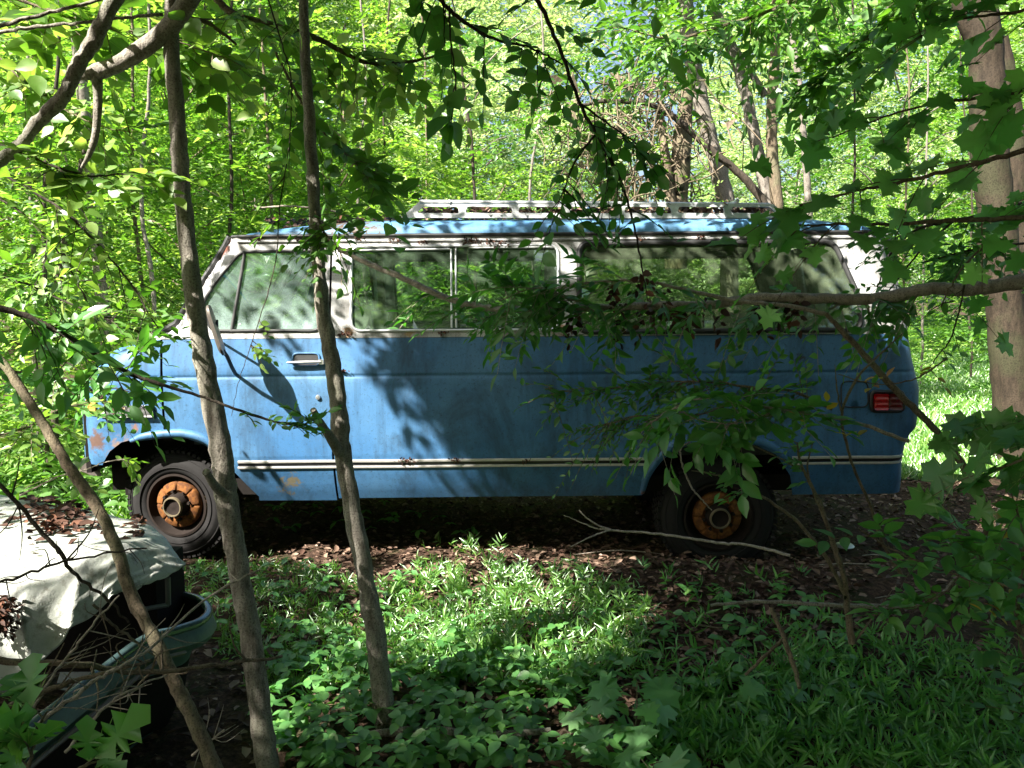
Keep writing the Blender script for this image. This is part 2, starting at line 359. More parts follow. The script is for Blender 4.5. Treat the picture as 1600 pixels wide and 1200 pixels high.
# ---- paints
def paint(name, base, dark, light, grime=.5, rust=(), rough=.42, fade=0.6):
    m, t = mat(name); v = coords(t)
    n1 = noise(t, 1.6, 5, .6, v); n2 = noise(t, 9, 6, .7, coords(t, (1,1,.35))); n3 = noise(t, 60, 4, .7, v); n4 = noise(t, 230, 2, .5, v)
    c = mixc(t, ramp(t, n1, [(.35, (0,0,0)), (.65, (fade,)*3)]), base, light)
    c = mixc(t, ramp(t, n2, [(.5, (0,0,0)), (.75, (grime,)*3)]), c, dark)
    n7 = noise(t, 16, 5, .65, coords(t, (1,1,.07))); c = mixc(t, ramp(t, n7, [(.52, (0,0,0)), (.70, (grime*.75,)*3)]), c, tuple(d*.7 for d in dark))
    n6 = noise(t, 2.6, 7, .72, coords(t, (1,1,.55)), .8); c = mixc(t, ramp(t, n6, [(.50, (0,0,0)), (.66, (grime*.95,)*3)]), c, tuple(d*.6 for d in dark))
    c = mixc(t, ramp(t, n3, [(.56, (0,0,0)), (.70, (grime,)*3)]), c, tuple(d*.55 for d in dark))
    c = mixc(t, ramp(t, n4, [(.62, (0,0,0)), (.68, (.8*grime,)*3)]), c, (.05,.05,.035))
    g = N(t, 'ShaderNodeNewGeometry')
    for (ctr, rad, col, thr) in rust:
        d = N(t, 'ShaderNodeVectorMath', operation='DISTANCE'); L(t, g.outputs['Position'], d.inputs[0]); d.inputs[1].default_value = ctr
        n5 = noise(t, 22, 8, .75, v, .6)
        f = math_(t, 'ADD', math_(t, 'SUBTRACT', .75, math_(t, 'DIVIDE', d.outputs['Value'], rad)), math_(t, 'MULTIPLY', math_(t, 'SUBTRACT', n5, .56), 3.2*thr))
        c = mixc(t, math_(t, 'MULTIPLY', f, 2.6, True), c, mixc(t, n3, tuple(k*.5 for k in col), col))
    r = math_(t, 'ADD', rough, math_(t, 'MULTIPLY', n2, .25))
    principled(t, c, r, bump=math_(t, 'ADD', n2, math_(t, 'MULTIPLY', n3, .3)), bstr=.04, bdist=.01, spec=.45)
    return m
RU = (.16,.07,.045)
def w3(px, py): q = S(px, py); return tuple(side_pt(q[0], q[1]))
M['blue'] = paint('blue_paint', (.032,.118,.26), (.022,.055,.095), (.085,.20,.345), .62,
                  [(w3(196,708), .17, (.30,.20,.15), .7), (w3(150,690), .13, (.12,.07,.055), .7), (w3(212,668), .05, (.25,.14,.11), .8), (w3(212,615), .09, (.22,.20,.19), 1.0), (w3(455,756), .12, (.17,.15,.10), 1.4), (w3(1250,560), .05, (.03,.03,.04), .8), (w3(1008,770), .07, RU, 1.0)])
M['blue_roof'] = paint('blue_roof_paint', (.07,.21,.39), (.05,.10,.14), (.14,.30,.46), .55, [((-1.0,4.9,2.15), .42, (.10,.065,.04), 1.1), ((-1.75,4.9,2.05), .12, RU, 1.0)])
M['white'] = paint('white_paint', (.36,.365,.37), (.12,.105,.085), (.44,.44,.43), .8, [(w3(348,388), .11, (.20,.07,.04), .9), (w3(876,512), .09, (.32,.18,.08), 1.1), (w3(545,517), .08, (.28,.16,.07), 1.1), (w3(640,520), .05, (.35,.24,.12), 1.2)], .45)
def simple(name, c, rough=.5, metal=0, **kw):
    m, t = mat(name); v = coords(t); n = noise(t, 35, 5, .65, v)
    col = mixc(t, n, tuple(k*.6 for k in c), tuple(min(1, k*1.35) for k in c))
    principled(t, col, rough, metal, bump=n, bstr=.15, bdist=.004, **kw); M[name] = m
simple('rubber', (.016,.016,.017), .75); simple('black_trim', (.02,.02,.02), .6); simple('under', (.014,.012,.011), .95, spec=.1)
simple('chrome', (.62,.62,.63), .28, .85); simple('alu', (.58,.59,.60), .45, .55); simple('old_chrome', (.14,.12,.105), .5, .6); simple('stripe', (.48,.46,.44), .5, .1)
simple('tyre', (.013,.012,.012), .85, spec=.25); simple('rim', (.016,.011,.009), .9, spec=.2); simple('brass', (.16,.13,.08), .6, .4); simple('seat', (.03,.035,.045), .9); simple('lining', (.06,.07,.065), .9)
simple('blue_vinyl', (.16,.42,.62), .6); simple('dash', (.05,.05,.045), .8); simple('amber', (.62,.28,.06), .3); simple('red_lens', (.42,.008,.012), .18, coat=.5)
simple('red_dark', (.10,.006,.008), .2); simple('bezel', (.015,.015,.017), .4); simple('lettering', (.03,.03,.035), .5)
m, t = mat('rust_hub'); n = noise(t, 26, 6, .7, coords(t)); principled(t, ramp(t, n, [(.3, (.07,.03,.015)), (.44, (.09,.036,.014)), (.58, (.19,.075,.02)), (.7, (.05,.024,.013))]), .85, bump=n, bstr=.5, bdist=.004, spec=.15); M['rust_hub'] = m
def glass(name, tint, dust, dcol, thr):
    m, t = mat(name); v = coords(t, (1,1,.8))
    tr = N(t, 'ShaderNodeBsdfTransparent'); tr.inputs[0].default_value = (*tint, 1)
    gl = N(t, 'ShaderNodeBsdfGlossy'); gl.inputs['Roughness'].default_value = .05; gl.inputs[0].default_value = (.85,.95,.9,1)
    fr_ = N(t, 'ShaderNodeFresnel'); fr_.inputs[0].default_value = 1.5
    m1 = N(t, 'ShaderNodeMixShader'); L(t, math_(t, 'ADD', math_(t, 'MULTIPLY', fr_.outputs[0], 2.2), .16), m1.inputs[0]); L(t, tr.outputs[0], m1.inputs[1]); L(t, gl.outputs[0], m1.inputs[2])
    df = N(t, 'ShaderNodeBsdfDiffuse'); n1 = noise(t, 3.2, 6, .7, v); n2 = noise(t, 90, 3, .7, v)
    L(t, mixc(t, n2, tuple(k*.6 for k in dcol), dcol), df.inputs[0])
    z = N(t, 'ShaderNodeSeparateXYZ'); L(t, coords(t), z.inputs[0])
    low = math_(t, 'MULTIPLY', math_(t, 'SUBTRACT', 1.68, z.outputs[2], True), 1.5)     # dirt gathers along the bottom edge of a pane
    f = math_(t, 'ADD', math_(t, 'ADD', dust, math_(t, 'MULTIPLY', math_(t, 'SUBTRACT', n1, thr), .9)), low, True)
    f = math_(t, 'MULTIPLY', f, math_(t, 'ADD', .7, math_(t, 'MULTIPLY', n2, .6)), True)
    f = math_(t, 'MINIMUM', f, .7)
    m2 = N(t, 'ShaderNodeMixShader'); L(t, f, m2.inputs[0]); L(t, m1.outputs[0], m2.inputs[1]); L(t, df.outputs[0], m2.inputs[2])
    o = N(t, 'ShaderNodeOutputMaterial'); L(t, m2.outputs[0], o.inputs[0]); M[name] = m
glass('glass_front', (.75,.92,.88), .24, (.33,.45,.41), .5)
glass('glass_side', (.60,.78,.62), .15, (.19,.28,.18), .5)
glass('glass_rear', (.66,.80,.58), .22, (.27,.34,.21), .5)
glass('glass_far', (.8,.9,.8), .05, (.2,.26,.16), .5)
van = empty('passenger_van', (0, Y0+VW/2, 0), 'abandoned blue and white passenger van with rusty hubs and a roof rack', 'van')
# ---- openings, in photo pixels
q = lambda pts: [S(a, b) for a, b in pts]
WA = rounded(q([(316,474),(338,440),(376,394),(499,391),(500,516.5),(330,517)]), .045)
WB = rounded(q([(549,385),(872,383),(873,515),(549,517)]), .06)
WC = rounded(q([(905,380),(1302,377),(1342,465),(1346,515),(905,519)]), .06)
AF = q([(150,800),(160,726),(172,705),(190,691),(219,684),(281,682),(318,694),(345,713),(369,740),(405,776),(405,800)])
AR = q([(1000,800),(1004,772),(1012,742),(1030,716),(1060,698),(1120,691),(1178,694),(1212,710),(1234,742),(1242,800)])
rows = [ZCR-.02, ZCR-.009, ZCR, ZCR+.009, ZCR+.02, ZB+.05, ZB+.1, ZB+.15, .70]
def edge_f(z0, z1, n=26): zz = np.linspace(z0, z1, n); return [(xf(z)+.0006, z) for z in zz]
def edge_r(z0, z1, n=26): zz = np.linspace(z0, z1, n); return [(xr(z)-.0006, z) for z in zz]
g = .013; sx = lambda px, py=600: S(px, py)[0]
XA, XB = sx(255), sx(518)
def both(name, outline, holes, m, parent_n, parent_f, grid=.06):
    a = panel(name, outline, holes, lambda x, z: side_pt(x, z), m, parent_n, grid, rows)
    b = panel(name, outline, holes, lambda x, z: side_pt(x, z, far=True), m, parent_f, grid, rows, flip=True)
    return a, b
ZF = zl(722)
fend = edge_f(ZF, ZBELT)+[(XA-g, ZBELT), (XA-g, ZB), (sx(150), ZB), (sx(150), ZF)]
both('front_fender', fend, [AF], 'blue', van, van)
zc = zl(779)
doorlow = [(XA+.001, ZBELT-.003), (XA+.001, zc), (XB-g, zc), (XB-g, ZBELT-.003)]
dn, df_ = both('front_door', doorlow, [AF], 'blue', van, van)
doorup = edge_f(ZBELT, ZD)+[(XB-g, ZD), (XB-g, ZBELT)]
both('window_surround', doorup, [WA], 'white', dn, df_, .05)
low = [(XB, ZB)]+edge_r(ZB, ZBELT-.003)+[(XB, ZBELT-.003)]
both('side_panel', low, [AR], 'blue', van, van)
up = [(XB, ZBELT)]+edge_r(ZBELT, ZD)+[(XB, ZD)]
both('upper_side_panel', up, [WB, WC], 'white', van, van)
# ---- nose, windshield, tail (surfaces across the width)
def across(name, zs, X, Iy, m, parent, ny=24, holes=None):
    V = []; F_ = []
    for z in zs:
        a, b = Y0+Iy(z), Y0+VW-Iy(z)
        for j in range(ny+1): V.append((X(z)+.02*math.sin(math.pi*j/ny)*(-1 if X is xf else 1), a+(b-a)*j/ny, z))
    w = ny+1
    for i in range(len(zs)-1):
        for j in range(ny): F_.append((i*w+j, i*w+j+1, (i+1)*w+j+1, (i+1)*w+j))
    return MB().add(V, F_).build(name, m, parent)
If = lambda z: float(tumble(z)+Rf(z)); Ir = lambda z: float(tumble(z)+.13)
ZC = zl(516)
nose = across('hood', np.linspace(ZF, ZC, 30), xf, If, 'blue', van)
ws = across('windshield', np.linspace(ZC+.01, ZD-.03, 10), xf, If, 'glass_far', van)
mbx = MB()
for s in (0, 1):
    pts = [np.array([xf(z), (Y0+If(z)-.02) if not s else (Y0+VW-If(z)+.02), z]) for z in np.linspace(ZC, ZD, 12)]; MB().tube(pts, .022, 8).build('windshield_frame', 'black_trim', van)
tail = across('rear_door', np.linspace(ZB, ZBELT, 20), xr, Ir, 'blue', van)
across('rear_window', np.linspace(ZBELT+.06, ZD-.08, 8), lambda z: xr(z)-.012, lambda z: Ir(z)+.08, 'glass_far', tail)
V = []; mbx = MB()
for z0, z1, e in ((ZBELT, ZBELT+.06, 0), (ZD-.08, ZD, 0)):
    mbx.box(((xr(z0)+xr(z1))/2-.01, Y0+VW/2, (z0+z1)/2), (.03, VW-2*Ir(z0), z1-z0))
for y in (Y0+Ir(1.7)+.03, Y0+VW/2, Y0+VW-Ir(1.7)-.03):
    mbx.tube([(xr(ZBELT)-.01, y, ZBELT), (xr(ZD)-.01, y, ZD)], .04, 8)
mbx.build('window_frame', 'white', tail)
# grille, headlamps, bumpers
mbx = MB()
for k in range(9): mbx.box((xf(.95)-.0, Y0+VW/2, .86+k*.035), (.03, 1.16, .008))
for k in range(13): mbx.box((xf(.95)+.004, Y0+VW/2-.58+k*.0967, 1.0), (.03, .008, .30))
mbx.box((xf(.95)+.0, Y0+VW/2, 1.0), (.02, 1.34, .34)); mbx.build('grille', 'black_trim', van, smooth=False)
for s in (-1, 1):
    o = MB().lathe([(.0,-.035),(.05,-.03),(.085,-.01),(.09,0),(.10,.0),(.105,.012),(.10,.03)], (xf(.95)-.01, Y0+VW/2+s*.60, 1.0), 28, 'x').build('headlight', 'chrome', van)
def bumper(x, z, sgn, name):
    pts = []
    for y, dx in ((.06,.16),(.10,.03),(.3,-.02),(VW/2,-.04),(VW-.3,-.02),(VW-.10,.03),(VW-.06,.16)): pts.append((x-sgn*dx*-1 if sgn > 0 else x-dx*-1, Y0+y, z))
    pts = [(x+(dx if sgn < 0 else -dx), Y0+y, z) for y, dx in ((.13,.16),(.14,.06),(.24,.0),(VW/2,-.05),(VW-.24,.0),(VW-.14,.06),(VW-.13,.16))]
    s = spline(pts, 5); V = []; F_ = []
    prof = [(-.02,-.05),(.024,-.045),(.032,-.015),(.02,0),(.032,.015),(.024,.045),(-.02,.05)]
    for p in s:
        for a, b in prof: V.append((p[0]-(a if sgn < 0 else -a), p[1], p[2]+b))
    n = len(prof)
    for i in range(len(s)-1):
        for j in range(n-1): F_.append((i*n+j, i*n+j+1, (i+1)*n+j+1, (i+1)*n+j))
    MB().add(V, F_).build(name, 'old_chrome', van)
bumper(xf(.72)+.03, zl(722)-.04, -1, 'front_bumper')
bumper(xr(.6)-.02, zl(752), 1, 'rear_bumper')
# ---- glass, gaskets
def glaze(name, loop, gm, frame_m, par, off=-.008, r=.011, far=False, fname='gasket'):
    o = panel(name, loop, [], lambda x, z: side_pt(x, z, off, far), gm, par, .12, flip=far)
    lp = resample(loop, .03); pts = side_pt(lp[:, 0], lp[:, 1], .002, far); pts = np.vstack([pts, pts[:1], pts[1:2]])
    MB().tube(pts, r, 8, False).build(fname, frame_m, par if par in (dn, df_) else o); return o
wa = glaze('window_pane', WA, 'glass_front', 'black_trim', dn, r=.010)
wb = glaze('window_pane', WB, 'glass_side', 'alu', van, r=.0085)
wc = glaze('window_pane', WC, 'glass_rear', 'black_trim', van, r=.016)
for lp, p in ((WA, df_), (WB, van), (WC, van)): glaze('window_pane', lp, 'glass_far', 'black_trim', p, far=True)
def sbar(mb, a, b, w, out, n=10):
    """flat bar lying on the near side between two photo pixels"""
    A, B = S(*a), S(*b); pts = np.array([A+(B-A)*t for t in np.linspace(0, 1, n)]); mb.tube(side_pt(pts[:, 0], pts[:, 1], out), w, 8)
mb = MB(); sbar(mb, (382,397), (362,519), .011, .0); mb.build('vent_divider', 'black_trim', dn)
mb = MB(); sbar(mb, (705,389), (706,512), .006, .004); sbar(mb, (712,389), (713,512), .006, .0); mb.build('slider_rail', 'alu', wb)
mb = MB(); sbar(mb, (552,391), (703,389), .006, .0); sbar(mb, (732,387), (866,386), .006, .0); mb.build('slider_track', 'alu', wb)
mb = MB(); a = S(789, 505); mb.box(side_pt(a[0], a[1], .012), (.025,.02,.035)); mb.build('latch', 'stripe', wb, bev=.003)
# ---- trims
def strip(mb, px0, px1, py, h, th=.008, dz=0):
    xs = np.linspace(sx(px0, py), sx(px1, py), max(4, int((px1-px0)/12))); z = zl(py, 780)
    V = []; F_ = []
    for x in xs:
        for zz, o in ((z-h/2, -.002), (z-h/2, th), (z, th*1.35), (z+h/2, th), (z+h/2, -.002)): V.append(side_pt(x, zz, o))
    for i in range(len(xs)-1):
        for j in range(4): F_.append((i*5+j, i*5+j+1, (i+1)*5+j+1, (i+1)*5+j))
    mb.add(V, F_)
for a, b in ((372, 1012), (1236, 1419)):
    mb = MB(); strip(mb, a, b, 718.5, .017); strip(mb, a, b, 727.5, .015); o = mb.build('trim_strip', 'stripe', van)
    mb = MB(); strip(mb, a, b, 723, .018, .003); mb.build('trim_groove', 'bezel', o)
mb = MB(); xs = np.linspace(sx(360, 372), sx(1388, 366), 60); lp = np.array([(x, ZD-.002) for x in xs])
mb.tube(side_pt(lp[:, 0], lp[:, 1], .006), .011, 8); mb.build('drip_rail', 'black_trim', van)
mb = MB(); lp = np.array([(x, ZD-.035) for x in np.linspace(sx(372, 380), sx(1376, 374), 60)]); mb.tube(side_pt(lp[:, 0], lp[:, 1], .004), .008, 8); mb.build('gutter_bead', 'white', van)
# wheel arch lips
def lip(pts_px, rad):
    pts = spline(np.array([S(a, b) for a, b in pts_px]), 6); o = side_pt(pts[:, 0], pts[:, 1], .004)
    return MB().tube(o, rad, 10).build('wheel_arch_lip', 'blue', van)
lip([(205,689),(230,681),(281,677),(318,685),(336,700)], [.012,.026,.028,.026,.014]); lip([(1003,770),(1012,740),(1032,712),(1062,692),(1120,685),(1180,688),(1215,704),(1236,730)], [.015,.028,.030,.030,.028,.015])
lipf = MB()
# ---- small fittings
def dish(px, py, w, h, depth, r, m, mi, name, par, fr=.010):
    """recess drawn as a rounded frame with a sunken floor"""
    lp = rounded(q([(px-w, py-h), (px+w, py-h), (px+w, py+h), (px-w, py+h)]), r)
    o = panel(name, lp, [], lambda x, z: side_pt(x, z, .003), mi, par, .05)
    l2 = resample(lp, .02); pts = side_pt(l2[:, 0], l2[:, 1], .004); pts = np.vstack([pts, pts[:1], pts[1:2]])
    MB().tube(pts, fr, 8, False).build('rim' if fr > .006 else 'seam', m, par if par is dn else o); return o
h = dish(478, 562, 21, 10, .01, .03, 'blue', 'black_trim', 'handle_recess', dn, .006)
mb = MB(); a, b = S(451, 566), S(503, 565); pts = np.array([a+(b-a)*t for t in np.linspace(0, 1, 8)]); mb.tube(side_pt(pts[:, 0], pts[:, 1], .03), [.006,.010,.011,.011,.010,.008], 10)
mb.box(side_pt(b[0], b[1], .012), (.03,.04,.028)); mb.box(side_pt(a[0]+.03, a[1], .012), (.02,.03,.018)); mb.build('door_handle', 'chrome', dn)
a = S(497, 621); p = side_pt(a[0], a[1]); MB().lathe([(0,-.014),(.012,-.013),(.016,-.004),(.017,.006)], p, 20).build('door_lock', 'chrome', dn)
fd = dish(1335, 616, 21, 20, 0, .04, 'bezel', 'blue', 'fuel_door', van, .0045)
tl = dish(1386, 627, 25, 15, 0, .03, 'bezel', 'bezel', 'tail_light', van, .013)
for (x0, x1, mm, nm) in ((1364, 1386, 'red_lens', 'lens'), (1387, 1408, 'red_dark', 'reflector')):
    lp = rounded(q([(x0, 615), (x1, 615), (x1, 640), (x0, 640)]), .012); panel(nm, lp, [], lambda x, z: side_pt(x, z, .022-.004*np.cos(np.asarray(z)*200)), mm, tl, .012)
    mb = MB(); l2 = resample(lp, .02); P1 = side_pt(l2[:, 0], l2[:, 1], .0215); P2 = side_pt(l2[:, 0], l2[:, 1], 0); n = len(l2)
    MB().add(np.vstack([P1, P2]), [(i, (i+1)%n, n+(i+1)%n, n+i) for i in range(n)]).build(nm+'_side', mm, tl)
am = panel('marker_light', rounded(q([(126,625),(150,625),(150,648),(126,648)]), .01), [], lambda x, z: side_pt(x, z, .012), 'amber', van, .02)
# badge with raised writing
bd = MB(); strip(bd, 164, 241, 636, .058, .014); bo = bd.build('name_plate', 'chrome', van)
bd = MB(); strip(bd, 163, 243, 646.5, .018, .020); bd.build('plate_base', 'bezel', bo)
tcu = bpy.data.curves.new('txt', 'FONT'); tcu.body = 'SPORTVAN'; tcu.size = .046; tcu.extrude = .0015; tcu.align_x = 'LEFT'; tcu.space_character = 1.25; tcu.offset = .0008
to = bpy.data.objects.new('txt', tcu); C.collection.objects.link(to); bpy.context.view_layer.update()
tme = bpy.data.meshes.new_from_object(to.evaluated_get(bpy.context.evaluated_depsgraph_get())); bpy.data.objects.remove(to)
tv = np.zeros(len(tme.vertices)*3); tme.vertices.foreach_get('co', tv); tv = tv.reshape(-1, 3); wdt = tv[:, 0].max()-tv[:, 0].min(); xa, xb = sx(168, 633), sx(238, 633)
xx = xa+(tv[:, 0]-tv[:, 0].min())*(xb-xa)/wdt; z_ = zl(636, 200)-.012+tv[:, 1]*.75; base = side_pt(xx, np.full_like(xx, zl(633, 200)), .022); base[:, 1] -= tv[:, 2]; base[:, 2] = z_
tme.vertices.foreach_set('co', base.ravel()); link('lettering', tme, 'lettering', bo, False)
# mirror: round-cornered head seen nearly edge on, on a bent arm
mr = P(338, 516, 4.42); aM = math.radians(76)
ax1 = np.array([math.sin(math.radians(14)), -math.cos(math.radians(14))*1.0, 0]); ax2 = unit(np.array([.28, 0, -1.0])); nn = np.cross(ax1, ax2)
mb = MB(); outl = rounded([(-.085,-.145),(.085,-.145),(.085,.145),(-.085,.145)], .06, 6)
for off, sc in ((-.016,.86),(-.006,1),(.006,1)): mb.v += [tuple(mr+ax1*a*sc+ax2*b*sc+nn*off) for a, b in outl]
k = len(outl); mb.f = [(j*k+i, j*k+(i+1)%k, (j+1)*k+(i+1)%k, (j+1)*k+i) for j in range(2) for i in range(k)]+[tuple(range(k)), tuple(range(2*k, 3*k))]; mb.mi = [0]*len(mb.f)
mo = mb.build('side_mirror', 'old_chrome', dn)
b1 = S(352, 582); mb = MB(); mb.tube([mr+ax2*.12, mr+ax2*.15+np.array([0,.03,0]), P(362, 573, 4.55), side_pt(b1[0]+.06, b1[1]-.01, .0)], .011, 8); mb.tube([mr-ax2*.05+nn*.02, side_pt(sx(340,530), zl(528), 0)], .007, 8); mb.build('mirror_arm', 'black_trim', dn)
mo2 = mb_ = MB().box((mr[0], 2*(Y0+VW/2)-mr[1], mr[2]), (.03,.17,.28)).build('side_mirror', 'chrome', df_, bev=.012)
# ---- roof
xa, xb = sx(356, 372), sx(1390, 364); nx, nyv = 70, 28; V = []
kx = [sx(p, 360) for p in (356, 380, 420, 470, 540, 620, 1180, 1290, 1350, 1392)]; kh = [.0, .03, .06, .085, .11, .12, .12, .10, .06, .015]
for i in range(nx+1):
    u = i/nx; x = xa+(xb-xa)*(.5-.5*math.cos(math.pi*u)); H = float(np.interp(x, kx, kh))
    e = min((x-xa)/.22, 1); e2 = min((xb-x)/.14, 1); ins = .165+.10*(1-e)**2+.10*(1-e2)**2; hw = VW/2-ins
    for j in range(nyv+1):
        th = math.pi*j/nyv; cth, sth = math.cos(th), math.sin(th)
        V.append((x, Y0+VW/2-hw*math.copysign(abs(cth)**.42, cth), ZD+.002+H*sth**.75))
Fq = [(i*(nyv+1)+j, i*(nyv+1)+j+1, (i+1)*(nyv+1)+j+1, (i+1)*(nyv+1)+j) for i in range(nx) for j in range(nyv)]
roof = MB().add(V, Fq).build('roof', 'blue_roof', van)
# roof rack: two long slotted rails with raked ends and cross bars
def rack_rail(far):
    def rp(px, py):
        p = P(px, py, Y0+.25); return np.array([p[0], p[2]])
    out = [rp(626,340), rp(655,313), rp(1211,318), rp(1233,341)]; holes = []
    for a, b in ((655,716),(728,800),(811,882),(893,964),(977,1050),(1061,1133),(1145,1209)):
        t0 = 9 if a == 655 else 2; t1 = 9 if b == 1209 else 2
        holes.append(rounded([rp(a-t0*.5, 332), rp(a+t0*.5, 322), rp(b-t1*.5, 322.5), rp(b+t1*.5, 333)], .012, 3))
    mb = MB(); yy = lambda o: (Y0+.25+o) if not far else (Y0+VW-.25-o)
    for o in (0, .022): panel('x', out, holes, lambda x, z: np.stack([x, np.full_like(x, yy(o)+0*z)+(np.asarray(z)-2.1)*.25*(1 if not far else -1), z], -1), None, None, .3, mb=mb, flip=far)
    for lp in [out]+holes:
        l = resample(lp, .035); n = len(l); s = .25*(1 if not far else -1)
        A = np.stack([l[:, 0], yy(0)+(l[:, 1]-2.1)*s, l[:, 1]], -1); B = A.copy(); B[:, 1] += yy(.022)-yy(0)
        mb.add(np.vstack([A, B]), [(i, (i+1)%n, n+(i+1)%n, n+i) for i in range(n)])
    A, B = rp(655,314.5), rp(1206,319.5); mb.tube([(A[0], yy(.01)+.03*(1 if not far else -1), A[1]), (B[0], yy(.01)+.03*(1 if not far else -1), B[1])], .015, 10); mb.build('rack_rail', 'alu', rack)
rack = bpy.data.objects.new('roof_rack', None); C.collection.objects.link(rack); rack.parent = van; rack.empty_display_size = .1
for px_, zz in ((700,2.235),(930,2.23),(1160,2.225)): MB().tube([(sx(px_,330), Y0+.27, zz), (sx(px_,330), Y0+VW-.27, zz)], .012, 8).build('cross_bar', 'alu', rack)
rack_rail(False); rack_rail(True)
# ---- wheels
def wheel(c, r, w, steer, hubr, name='wheel'):
    R = np.array([[math.cos(steer), -math.sin(steer), 0], [math.sin(steer), math.cos(steer), 0], [0, 0, 1]])
    root = bpy.data.objects.new(name, None); C.collection.objects.link(root); root.parent = van; root.location = Vector(c)-van.location; root.empty_display_size = .1
    def B(mb, nm, m, par=root, sm=True):
        me = bpy.data.meshes.new(nm); me.from_pydata(mb.v, [], mb.f); me.transform(Matrix.Rotation(steer, 4, 'Z')); me.materials.append(M[m])
        me.polygons.foreach_set('use_smooth', np.full(len(me.polygons), sm)); me.set_sharp_from_angle(angle=math.radians(50)) if hasattr(me, 'set_sharp_from_angle') else None
        o = bpy.data.objects.new(nm, me); C.collection.objects.link(o); o.parent = par; return o
    ri = r*.56
    mb = MB().lathe([(ri,.02),(ri+.012,-.004),(ri+.03,-.012),(r*.78,-.022),(r*.80,-.017),(r*.9,-.006),(r-.022,.012),(r-.012,.03),(r-.010,w/2),(r-.012,w-.03),(r-.022,w-.012),(r*.78,w+.01),(ri,w-.02)], (0,0,0), 72)
    nb = 58
    for k in range(nb):
        for row, (y, wy) in enumerate(((.030,.045),(.088,.04),(w-.088,.04),(w-.03,.045))):
            a = 2*math.pi*(k+.5*(row % 2))/nb; ca, sa = math.cos(a), math.sin(a)
            Rb = np.array([[ca,0,-sa],[0,1,0],[sa,0,ca]]); mb.box((ca*(r-.008), y, sa*(r-.008)), (.018, wy, 2*math.pi*r/nb*.66), Rb)
    # bump ring letters as two thin raised rings
    for rr_ in (.70, .88): mb.lathe([(r*rr_-.003,-.012),(r*rr_,-.0235 if rr_ < .8 else -.013),(r*rr_+.003,-.012)], (0,0,0), 72)
    B(mb, 'tyre', 'tyre')
    mb = MB().lathe([(ri+.004,-.004),(ri+.008,-.012),(ri-.006,-.014),(ri-.012,.01),(ri-.03,.05),(ri-.055,.075),(ri*.72,.08),(ri*.66,.06),(hubr+.012,.05),(hubr,.055),(hubr*.6,.055)], (0,0,0), 64); ro = B(mb, 'rim', 'rim')
    # rusty wheel centre with hand holes between eight ribs
    mb = MB(); n = 96; prof = [(hubr*1.0,.035),(hubr*.985,.014),(hubr*.93,.002),(hubr*.66,-.006),(hubr*.6,.004),(hubr*.52,.012)]
    V = []
    for rr_, h in prof:
        for j in range(n):
            a = 2*math.pi*j/n; d = .012*max(0, math.cos(8*a))**22*(1 if .6*hubr < rr_ < .99*hubr else 0); V.append((rr_*math.cos(a), h+d, rr_*math.sin(a)))
    mb.add(V, [(i*n+j, i*n+(j+1)%n, (i+1)*n+(j+1)%n, (i+1)*n+j) for i in range(len(prof)-1) for j in range(n)]); B(mb, 'rusty_disc', 'rust_hub')
    mb = MB().lathe([(hubr*.52,.012),(hubr*.46,-.03),(hubr*.42,-.045)], (0,0,0), 40)
    for k in range(8): a = 2*math.pi*k/8+.2; mb.lathe([(0,-.022),(.010,-.022),(.011,0)], (hubr*.60*math.cos(a), 0, hubr*.60*math.sin(a)), 6)
    B(mb, 'hub_flange', 'rim')
    mb = MB().lathe([(hubr*.42,-.03),(hubr*.425,-.055),(hubr*.40,-.062),(hubr*.36,-.062),(hubr*.345,-.05)], (0,0,0), 40); hc = B(mb, 'hub_cap', 'brass'); mb = MB().lathe([(hubr*.345,-.05),(hubr*.2,-.042),(hubr*.1,-.046),(0,-.046)], (0,0,0), 40); B(mb, 'hub_center', 'rim')
    return root
zr = P(1122, 807, Y0+.10); wheel(tuple(zr), .372, .22, 0, .152)
zf = P(277, 789, Y0+.12); wheel(tuple(zf), .342, .21, math.radians(-9), .148)
wheel((zr[0], Y0+VW-.10-0, zr[2]), .372, -.22, 0, .152); wheel((zf[0], Y0+VW-.12, zf[2]), .350, -.21, math.radians(-9), .148)
# ---- wheel wells, floor and running gear (dark)
mb = MB(); fl = ZB-.02
mb.box((sx(780,700), Y0+VW/2, fl+.08), (4.7, VW-.36, .10))
for px, hw in ((278, .50), (1122, .50)):
    x0 = sx(px, 780)
    for s in (0, 1):
        yb = Y0+.42 if not s else Y0+VW-.42
        mb.box((x0, yb, .72), (2*hw+.1, .03, .62))
        yc = Y0+.24 if not s else Y0+VW-.24
        mb.box((x0, yc, .985+.0), (2*hw+.05, .36, .03)); mb.box((x0-hw-.01, yc, .8), (.03, .36, .4)); mb.box((x0+hw+.01, yc, .8), (.03, .36, .4))
for s in (.62, VW-.62): mb.box((sx(780,700), Y0+s, fl-.0), (4.5, .07, .12))
mb.tube([(zr[0], Y0+.3, zr[2]), (zr[0], Y0+VW-.3, zr[2])], .045, 10); mb.tube([(zf[0], Y0+.3, zf[2]), (zf[0], Y0+VW-.3, zf[2])], .04, 10)
mb.lathe([(0,-.13),(.10,-.12),(.15,0),(.10,.12),(0,.13)], (zr[0], Y0+VW/2, zr[2]), 16)
for xx_ in (zr[0], zf[0]):
    for s in (.55, VW-.55): mb.tube(spline([(xx_-.6, Y0+s, .52), (xx_, Y0+s, .36), (xx_+.6, Y0+s, .52)], 6), .028, 8)
mb.box((sx(600,800), Y0+.8, .42), (.9, .5, .2)); mb.tube([(zf[0]+.5, Y0+1.2, .40), (zr[0]+.9, Y0+1.25, .38)], .03, 8)
mb.build('underbody', 'under', van, smooth=False)
